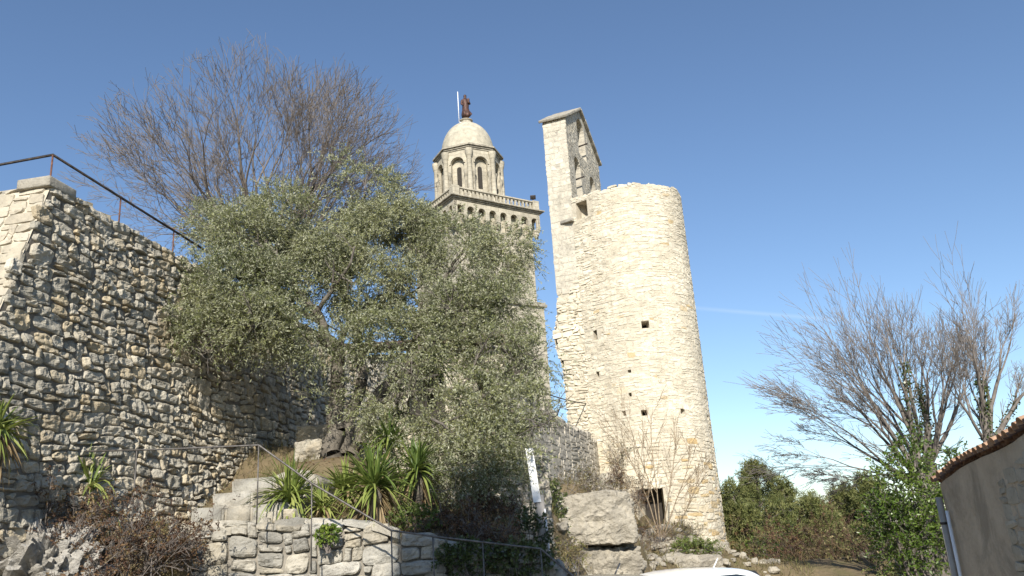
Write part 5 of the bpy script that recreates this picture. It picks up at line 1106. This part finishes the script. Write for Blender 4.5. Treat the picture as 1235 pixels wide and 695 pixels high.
# ------------------------------------------------------------------ bare trees
def bare_tree(name, label, base, limbs, C, seed, trunk_m, twig_m, thr=.03, cat='tree', ivy=None, group=None):
    o = thing(name, label, cat, base, 0, group); t = Tree(seed); done = []
    for pl, a, b, Cx, f0 in limbs:
        if Cx and 'q' in Cx:
            st_ = len(t.seg); t.limb_fork(pl, a, Cx); A = t.seg[st_:]; path = [Vector(A[0][0:3])]; k = 0   # the path of the thickest run, for the ivy
            while k < len(A) and len(path) < 26 and (Vector(A[k][0:3]) - path[-1]).length < 1e-6: path.append(Vector(A[k][3:6])); k += 1
            done.append(path)
        else: done.append(t.limb(pl, a, b, Cx, 0, f0)[0])
    t.build(o, trunk_m, twig_m, thr, off=np.array(base)); 
    if ivy:
        r = np.random.RandomState(seed); mb = MB()
        for li, f0, f1, rad, n in ivy:
            pts = np.array([p[:] for p in done[li]]); i = r.uniform(f0, f1, n) * (len(pts) - 1); k = np.minimum(i.astype(int), len(pts) - 2); p = pts[k] + (pts[k + 1] - pts[k]) * (i - k)[:, None]
            u = norm(r.normal(size=(n, 3))); q = p + u * (rad * r.uniform(.3, 1.1, n) ** 1.0)[:, None] - np.array(base); leaves(mb, q, u + r.normal(size=(n, 3)) * .8 + [0, 0, -.4], r.uniform(.06, .11, n), r.uniform(.05, .08, n), r.uniform(0, 1, n), r)
        mb.build('ivy', M['ivy'], o)
    return o
Yb = 22.0
_ec = P(312, 245, Yb)
CBt = dict(q=.85, maxlv=7, ang=(13, 30), wander=.10, up=.035, aim=.035, rmin=.0048, side=2, sidep=.5, sub=2, three=.10, env=(Vector([float(c) for c in _ec]), Vector((5.15, 4.8, 4.45))))
base = P(318, 500, Yb); base[2] = 6.5
fork = P(322, 345, Yb)
L_ = [([base, (base + fork) / 2 + [.05, 0, 0], fork], .30, .24, None, .5)]
_rg = random.Random(17)
for k in range(23):
    pol = math.radians(6 + 80 * ((k + .5) / 23) ** .62); az = k * 2.39996 + _rg.uniform(-.25, .25); dv = Vector((math.sin(pol) * math.cos(az), math.sin(pol) * math.sin(az), math.cos(pol)))
    st_ = Vector([float(c) for c in fork]) + Vector((0, 0, _rg.uniform(-.7, .4))); ec, er = CBt['env']; t_ = .5
    while t_ < 12:
        w = st_ + dv * t_ - ec
        if (w.x / er.x) ** 2 + (w.y / er.y) ** 2 + (w.z / er.z) ** 2 > 1: break
        t_ += .1
    e_ = st_ + dv * t_ * 1.08; d1 = (dv * .7 + Vector((0, 0, .55))).normalized() if pol > .9 else dv
    L_.append(([st_[:], (st_ + d1 * t_ * .4)[:], e_[:]], .045 + .05 * math.cos(pol * .8), .01, CBt, .15))
bare_tree('bare_tree', 'wide fan shaped bare tree with fine purple brown twigs above the tall wall', base, L_, CBt, 71, M['bark'], M['twig'], .035)

CR_ = dict(q=.84, maxlv=6, ang=(10, 25), wander=.07, up=.035, aim=.07, rmin=.005, side=2, sidep=.7, sub=2, three=.1, D=.78)
CR2 = dict(CR_, D=.92, up=.012, aim=.10, maxlv=7)
Yr = 25.0
def PR(dy, *pts): return [P(x, y, Yr + dy * i) for i, (x, y) in enumerate(pts)]
def PR1(dy, *pts): return [P(x, y, Yr + 1 + dy * i) for i, (x, y) in enumerate(pts)]
def PR2(dy, *pts): return [P(x, y, Yr - 1 + dy * i) for i, (x, y) in enumerate(pts)]
b1 = P(1112, 650, Yr); b1[2] = -.9; f1 = P(1112, 585, Yr)
bare_tree('spreading_bare_tree', 'grey bare tree leaning far left over the pines with long sweeping branches', b1, [([b1, (b1 + f1) / 2, f1], .24, .2, None, .5),
    (PR(-.4, (1112, 585), (1080, 540), (1030, 500), (980, 470), (935, 450)), .09, .012, CR2, .15), (PR(.2, (1112, 585), (1065, 555), (1010, 540), (955, 535), (905, 525)), .07, .01, CR2, .2), (PR(.5, (1112, 585), (1075, 525), (1025, 455), (980, 400), (940, 385)), 0.096, .012, CR_, .2),
    (PR(-.1, (1112, 585), (1095, 520), (1060, 450), (1035, 380), (1018, 318)), 0.120, .012, CR_, .2), (PR(.9, (1112, 585), (1070, 570), (1015, 575), (970, 560), (925, 565)), .05, .01, CR2, .25), (PR(.9, (1112, 585), (1090, 510), (1040, 430), (1005, 370), (985, 345)), 0.084, .012, CR_, .25)],
    CR_, 81, M['barkgrey'], M['twiggrey'], .03, ivy=[(4, .05, .5, .15, 460)])
b2 = P(1128, 650, Yr + 1); b2[2] = -.9; f2 = P(1122, 560, Yr + 1)
bare_tree('ivy_clad_tree', 'bare tree with an ivy wrapped upright stem above the laurel bush', b2, [([b2, (b2 + f2) / 2, f2], .22, .18, None, .5),
    (PR1(.2, (1122, 560), (1115, 500), (1110, 440), (1112, 380), (1115, 322)), 0.120, .012, CR_, .2), (PR1(.3, (1122, 560), (1135, 500), (1128, 440), (1125, 390), (1122, 330)), 0.084, .012, CR_, .25), (PR1(.1, (1122, 560), (1100, 500), (1085, 440), (1072, 390), (1050, 345)), 0.096, .012, CR_, .25), (PR1(.6, (1122, 560), (1150, 510), (1165, 450), (1172, 400), (1178, 350)), 0.084, .012, CR_, .25), (PR1(-.3, (1122, 560), (1140, 500), (1150, 440), (1152, 390), (1150, 345)), .07, .012, CR_, .25), (PR1(-.5, (1122, 560), (1110, 500), (1095, 440), (1085, 380), (1080, 335)), .07, .012, CR_, .25)],
    CR_, 83, M['barkgrey'], M['twiggrey'], .03, ivy=[(1, .05, .42, .18, 620), (3, .0, .2, .14, 160)])
b3 = P(1200, 640, Yr - 1); b3[2] = -.9; f3 = P(1192, 540, Yr - 1)
bare_tree('tall_bare_tree', 'bare tree rising behind the tiled roof at the right edge with ivy on its stem', b3, [([b3, (b3 + f3) / 2, f3], .2, .16, None, .5),
    (PR2(-.2, (1192, 540), (1190, 480), (1196, 420), (1190, 370), (1185, 330)), 0.108, .012, CR_, .2), (PR2(.3, (1192, 540), (1205, 480), (1208, 420), (1212, 370), (1210, 325)), 0.096, .012, CR_, .25), (PR2(.5, (1192, 540), (1180, 480), (1172, 430), (1165, 380), (1160, 340)), .06, .012, CR_, .25), (PR2(.1, (1192, 540), (1225, 490), (1245, 430), (1255, 380), (1260, 330)), 0.096, .012, CR_, .25), (PR2(-.5, (1192, 540), (1165, 490), (1150, 450), (1145, 410), (1150, 370)), .06, .012, CR_, .25)],
    CR_, 85, M['barkgrey'], M['twiggrey'], .03, ivy=[(1, .03, .38, .17, 520), (4, 0, .3, .13, 160)])

# bare sapling by the tower door
bs = P(797, 648, 28.6); CSap = dict(kids=[13, 6], ang=26, ratio=.4, wander=.08, up=.05, seg=[.5, .3, .2], rmin=.006, maxlv=2, lmin=.25)
def PS(*pts): return [P(x, y, 28.6 - .12 * i) for i, (x, y) in enumerate(pts)]
bare_tree('bare_sapling', 'bare many stemmed sapling in front of the dark tower doorway', bs, [(PS((795, 648), (780, 600), (760, 555), (732, 508)), .026, .008, CSap, .3), (PS((796, 648), (785, 590), (768, 540), (755, 500)), .024, .008, CSap, .3), (PS((797, 648), (792, 590), (786, 540), (785, 500)), .024, .008, CSap, .3), (PS((799, 648), (806, 600), (812, 560), (816, 520)), .024, .008, CSap, .3),
    (PS((800, 648), (815, 605), (828, 570), (832, 535)), .024, .008, CSap, .3), (PS((794, 648), (770, 610), (758, 585), (745, 560)), .02, .008, CSap, .3), (PS((800, 648), (825, 620), (838, 590), (850, 562)), .02, .008, CSap, .3)], CSap, 91, plain_mat('sapling_bark', (.24, .185, .125), .9, 0, .3), plain_mat('sapling_twig', (.30, .235, .16), .9, 0, .3), .02)

# laurel bushes
def laurel(px, py, Y, blobs, n, label, seed, group='evergreen bushes'):
    q = P(px, py, Y); q[2] = -.9; r = np.random.RandomState(seed); o = thing('laurel_bush', label, 'bush', q, 0, group); mb, mt = MB(), MB(); bb = []
    for (x, y, rp, dy) in blobs:
        c = P(x, y, Y + dy); s_ = rp * Y / 1000; bb.append((c[0], c[1], c[2], s_, s_, s_ * 1.05, 1))
    B_, D_, T_ = blob_shoots(bb, n, r, upb=.5); shoots(mb, B_ - q, D_, r.uniform(.2, .4, len(B_)), 11, .11, .045, T_, r, droop=.15, spread=.7, twigs=mt, trad=.008); mb.build('leaves', M['laurel'], o)
    for b in bb:
        p = np.array(b[:3]) - q; V, Q = frusta([[p[0] * .2, p[1] * .2, 0]], [p], [.04], [.02], 6); mt.add(V, Q)
    mt.build('stems', M['barkgrey'], o); return o
laurel(1098, 640, 21.5, [(1095, 555, 24, 0), (1080, 585, 26, -.3), (1110, 590, 30, .2), (1070, 615, 24, -.3), (1100, 625, 32, 0), (1130, 610, 22, .2), (1125, 640, 26, 0), (1080, 640, 26, 0), (1100, 530, 12, 0), (1085, 660, 30, 0), (1115, 665, 30, 0)], 260, 'glossy yellow green laurel bush beside the rendered house', 95)
laurel(1160, 600, 23, [(1155, 555, 17, 0), (1165, 575, 22, .2), (1145, 580, 18, 0), (1150, 600, 22, 0), (1170, 600, 24, 0)], 200, 'dark laurel clump showing just above the tile eave', 96)

# pines and scrub beyond
def pine(px, py, Y, top, w, label, seed, tiers=7):
    q = P(px, py, Y); q[2] = low_h(np.array(q[0]), np.array(Y)) - .1; tp = P(px, top, Y); H = tp[2] - q[2]; r = np.random.RandomState(seed); o = thing('pine_tree', label, 'tree', q, 0, 'pine trees beyond the tower')
    t = Tree(seed); CP_ = dict(kids=[5, 3], ang=45, ratio=.45, wander=.12, up=.06, seg=[.7, .4, .3], rmin=.012, maxlv=2, lmin=.25)
    t.limb([(0, 0, 0), (r.normal() * .1, 0, H * .5), (0, 0, H * .98)], .16, .03, None); wd = w * Y / 1000
    for i in range(26):
        f = r.uniform(.22, .98); a = r.uniform(0, 6.28); L = wd * 1.15 * (1.06 - f) ** 1.0 * r.uniform(.6, 1.15) + .25; t.branch(Vector((0, 0, H * f)), Vector((math.cos(a), math.sin(a), .12 + .5 * f)), L, .035, 0, CP_)
    t.build(o, M['bark'], M['bark'], .05)
    ends = np.array([p[0][:] for p in t.tips]); dirs = np.array([p[1][:] for p in t.tips]); rep = 3; e = np.repeat(ends, rep, 0) + r.normal(size=(len(ends) * rep, 3)) * .14; d = np.repeat(dirs, rep, 0) + r.normal(size=(len(ends) * rep, 3)) * .5 + [0, 0, .35]
    mb = MB(); shoots(mb, e, d, r.uniform(.2, .4, len(e)), 16, .19, .032, r.uniform(.15, .85, len(e)), r, droop=.05, spread=.6); mb.build('crown', M['pine'], o); return o
for k, (px, Y, top, w, lab) in enumerate([(925, 42, 572, 34, 'tallest bushy pine just right of the round tower'), (893, 38, 598, 22, 'dark pine tucked against the round tower'), (955, 46, 590, 30, 'mid green pine in the middle of the pine row'), (990, 44, 612, 26, 'low pine under the sweeping bare branches'), (1030, 48, 592, 30, 'pine standing left of the laurel bush'), (1062, 46, 585, 28, 'pine half hidden by the laurel bush'), (908, 50, 585, 30, 'farther pine behind the tallest one'), (1012, 55, 618, 30, 'small far pine in the gap of the row')]): pine(px, 660, Y, top - 2, w, lab, 100 + k)
scr_m = plain_mat('red_brown_twig', (.20, .115, .085), .9, 0, .3); scr_o = plain_mat('tan_twig', (.26, .20, .13), .9, 0, .3)
for k, (px, py, Y, R3, n, lab, tm, mm, gr) in enumerate([(930, 690, 34, (1.5, 1.0, 2.3), 300, 'reddish bare thicket below the tallest pine', scr_m, 'dryleaf', .6), (975, 690, 33, (1.5, 1.0, 2.5), 300, 'rust coloured thicket in the middle of the slope', scr_m, 'dryleaf', .5), (900, 690, 31, (.9, .8, 1.1), 300, 'grey green scrub right of the white car', scr_o, 'laurel', .3), (1015, 690, 32, (1.4, 1.0, 1.9), 300, 'tan thicket under the small far pine', scr_o, 'drygrass', .3), (1050, 690, 31, (1.3, 1.0, 2.0), 260, 'brown thicket left of the laurel bush', scr_m, 'drygrass', .6), (945, 680, 37, (.9, .8, 2.5), 420, 'green ivy covered scrub among the red thicket', scr_o, 'laurel', .35), (1000, 680, 38, (1.3, .9, 2.8), 160, 'upright bare scrub behind the rust coloured thicket', scr_m, 'dryleaf', .5), (890, 670, 36, (.7, .7, 2.3), 160, 'bare scrub hugging the right side of the tower', scr_o, 'dryleaf', .7), (1080, 690, 29, (1.0, .9, 1.0), 240, 'low scrub in front of the laurel bush', scr_o, 'pine', .5), (1110, 695, 27, (1.0, .9, .9), 240, 'low brown scrub near the house corner', scr_m, 'pine', .4)]):
    q = P(px, py, Y); q[2] = -.035 * 16 - .02 * max(0, Y - 25) - .1
    dry_bush(0, 0, 0, R3, n, lab, 120 + k, M[mm], 9, .09, 'scrub below the pines', 420, 'scrub_bush', gr, tm, q)

# unseen cypress added behind the viewpoint to shade the right of the bank
cy = thing('shade_cypress', 'tall unseen cypress added behind the viewpoint to shade the bank', 'tree', (-.84, -5.0, .15)); r = np.random.RandomState(9); n = 16000
hh = r.uniform(.3, 13.3, n); rad = 1.10 * np.clip((13.5 - hh) / 2.4, 0, 1) ** .5 * np.clip(hh / 1.0, .3, 1); a = r.uniform(0, 6.28, n); k = r.uniform(.2, 1, n) ** .5 * rad
mb = MB(); leaves(mb, np.stack([k * np.cos(a), k * np.sin(a), hh], 1), np.stack([np.cos(a) * .5, np.sin(a) * .5, np.ones(n)], 1) + r.normal(size=(n, 3)) * .3, r.uniform(.3, .6, n), r.uniform(.1, .2, n), r.uniform(0, 1, n), r); mb.build('crown', M['pine'], cy)
mb = MB(); tube(mb, [(0, 0, -.3), (0, 0, 6), (0, 0, 13)], [.2, .14, .04], 8); mb.build('trunk', M['bark'], cy)
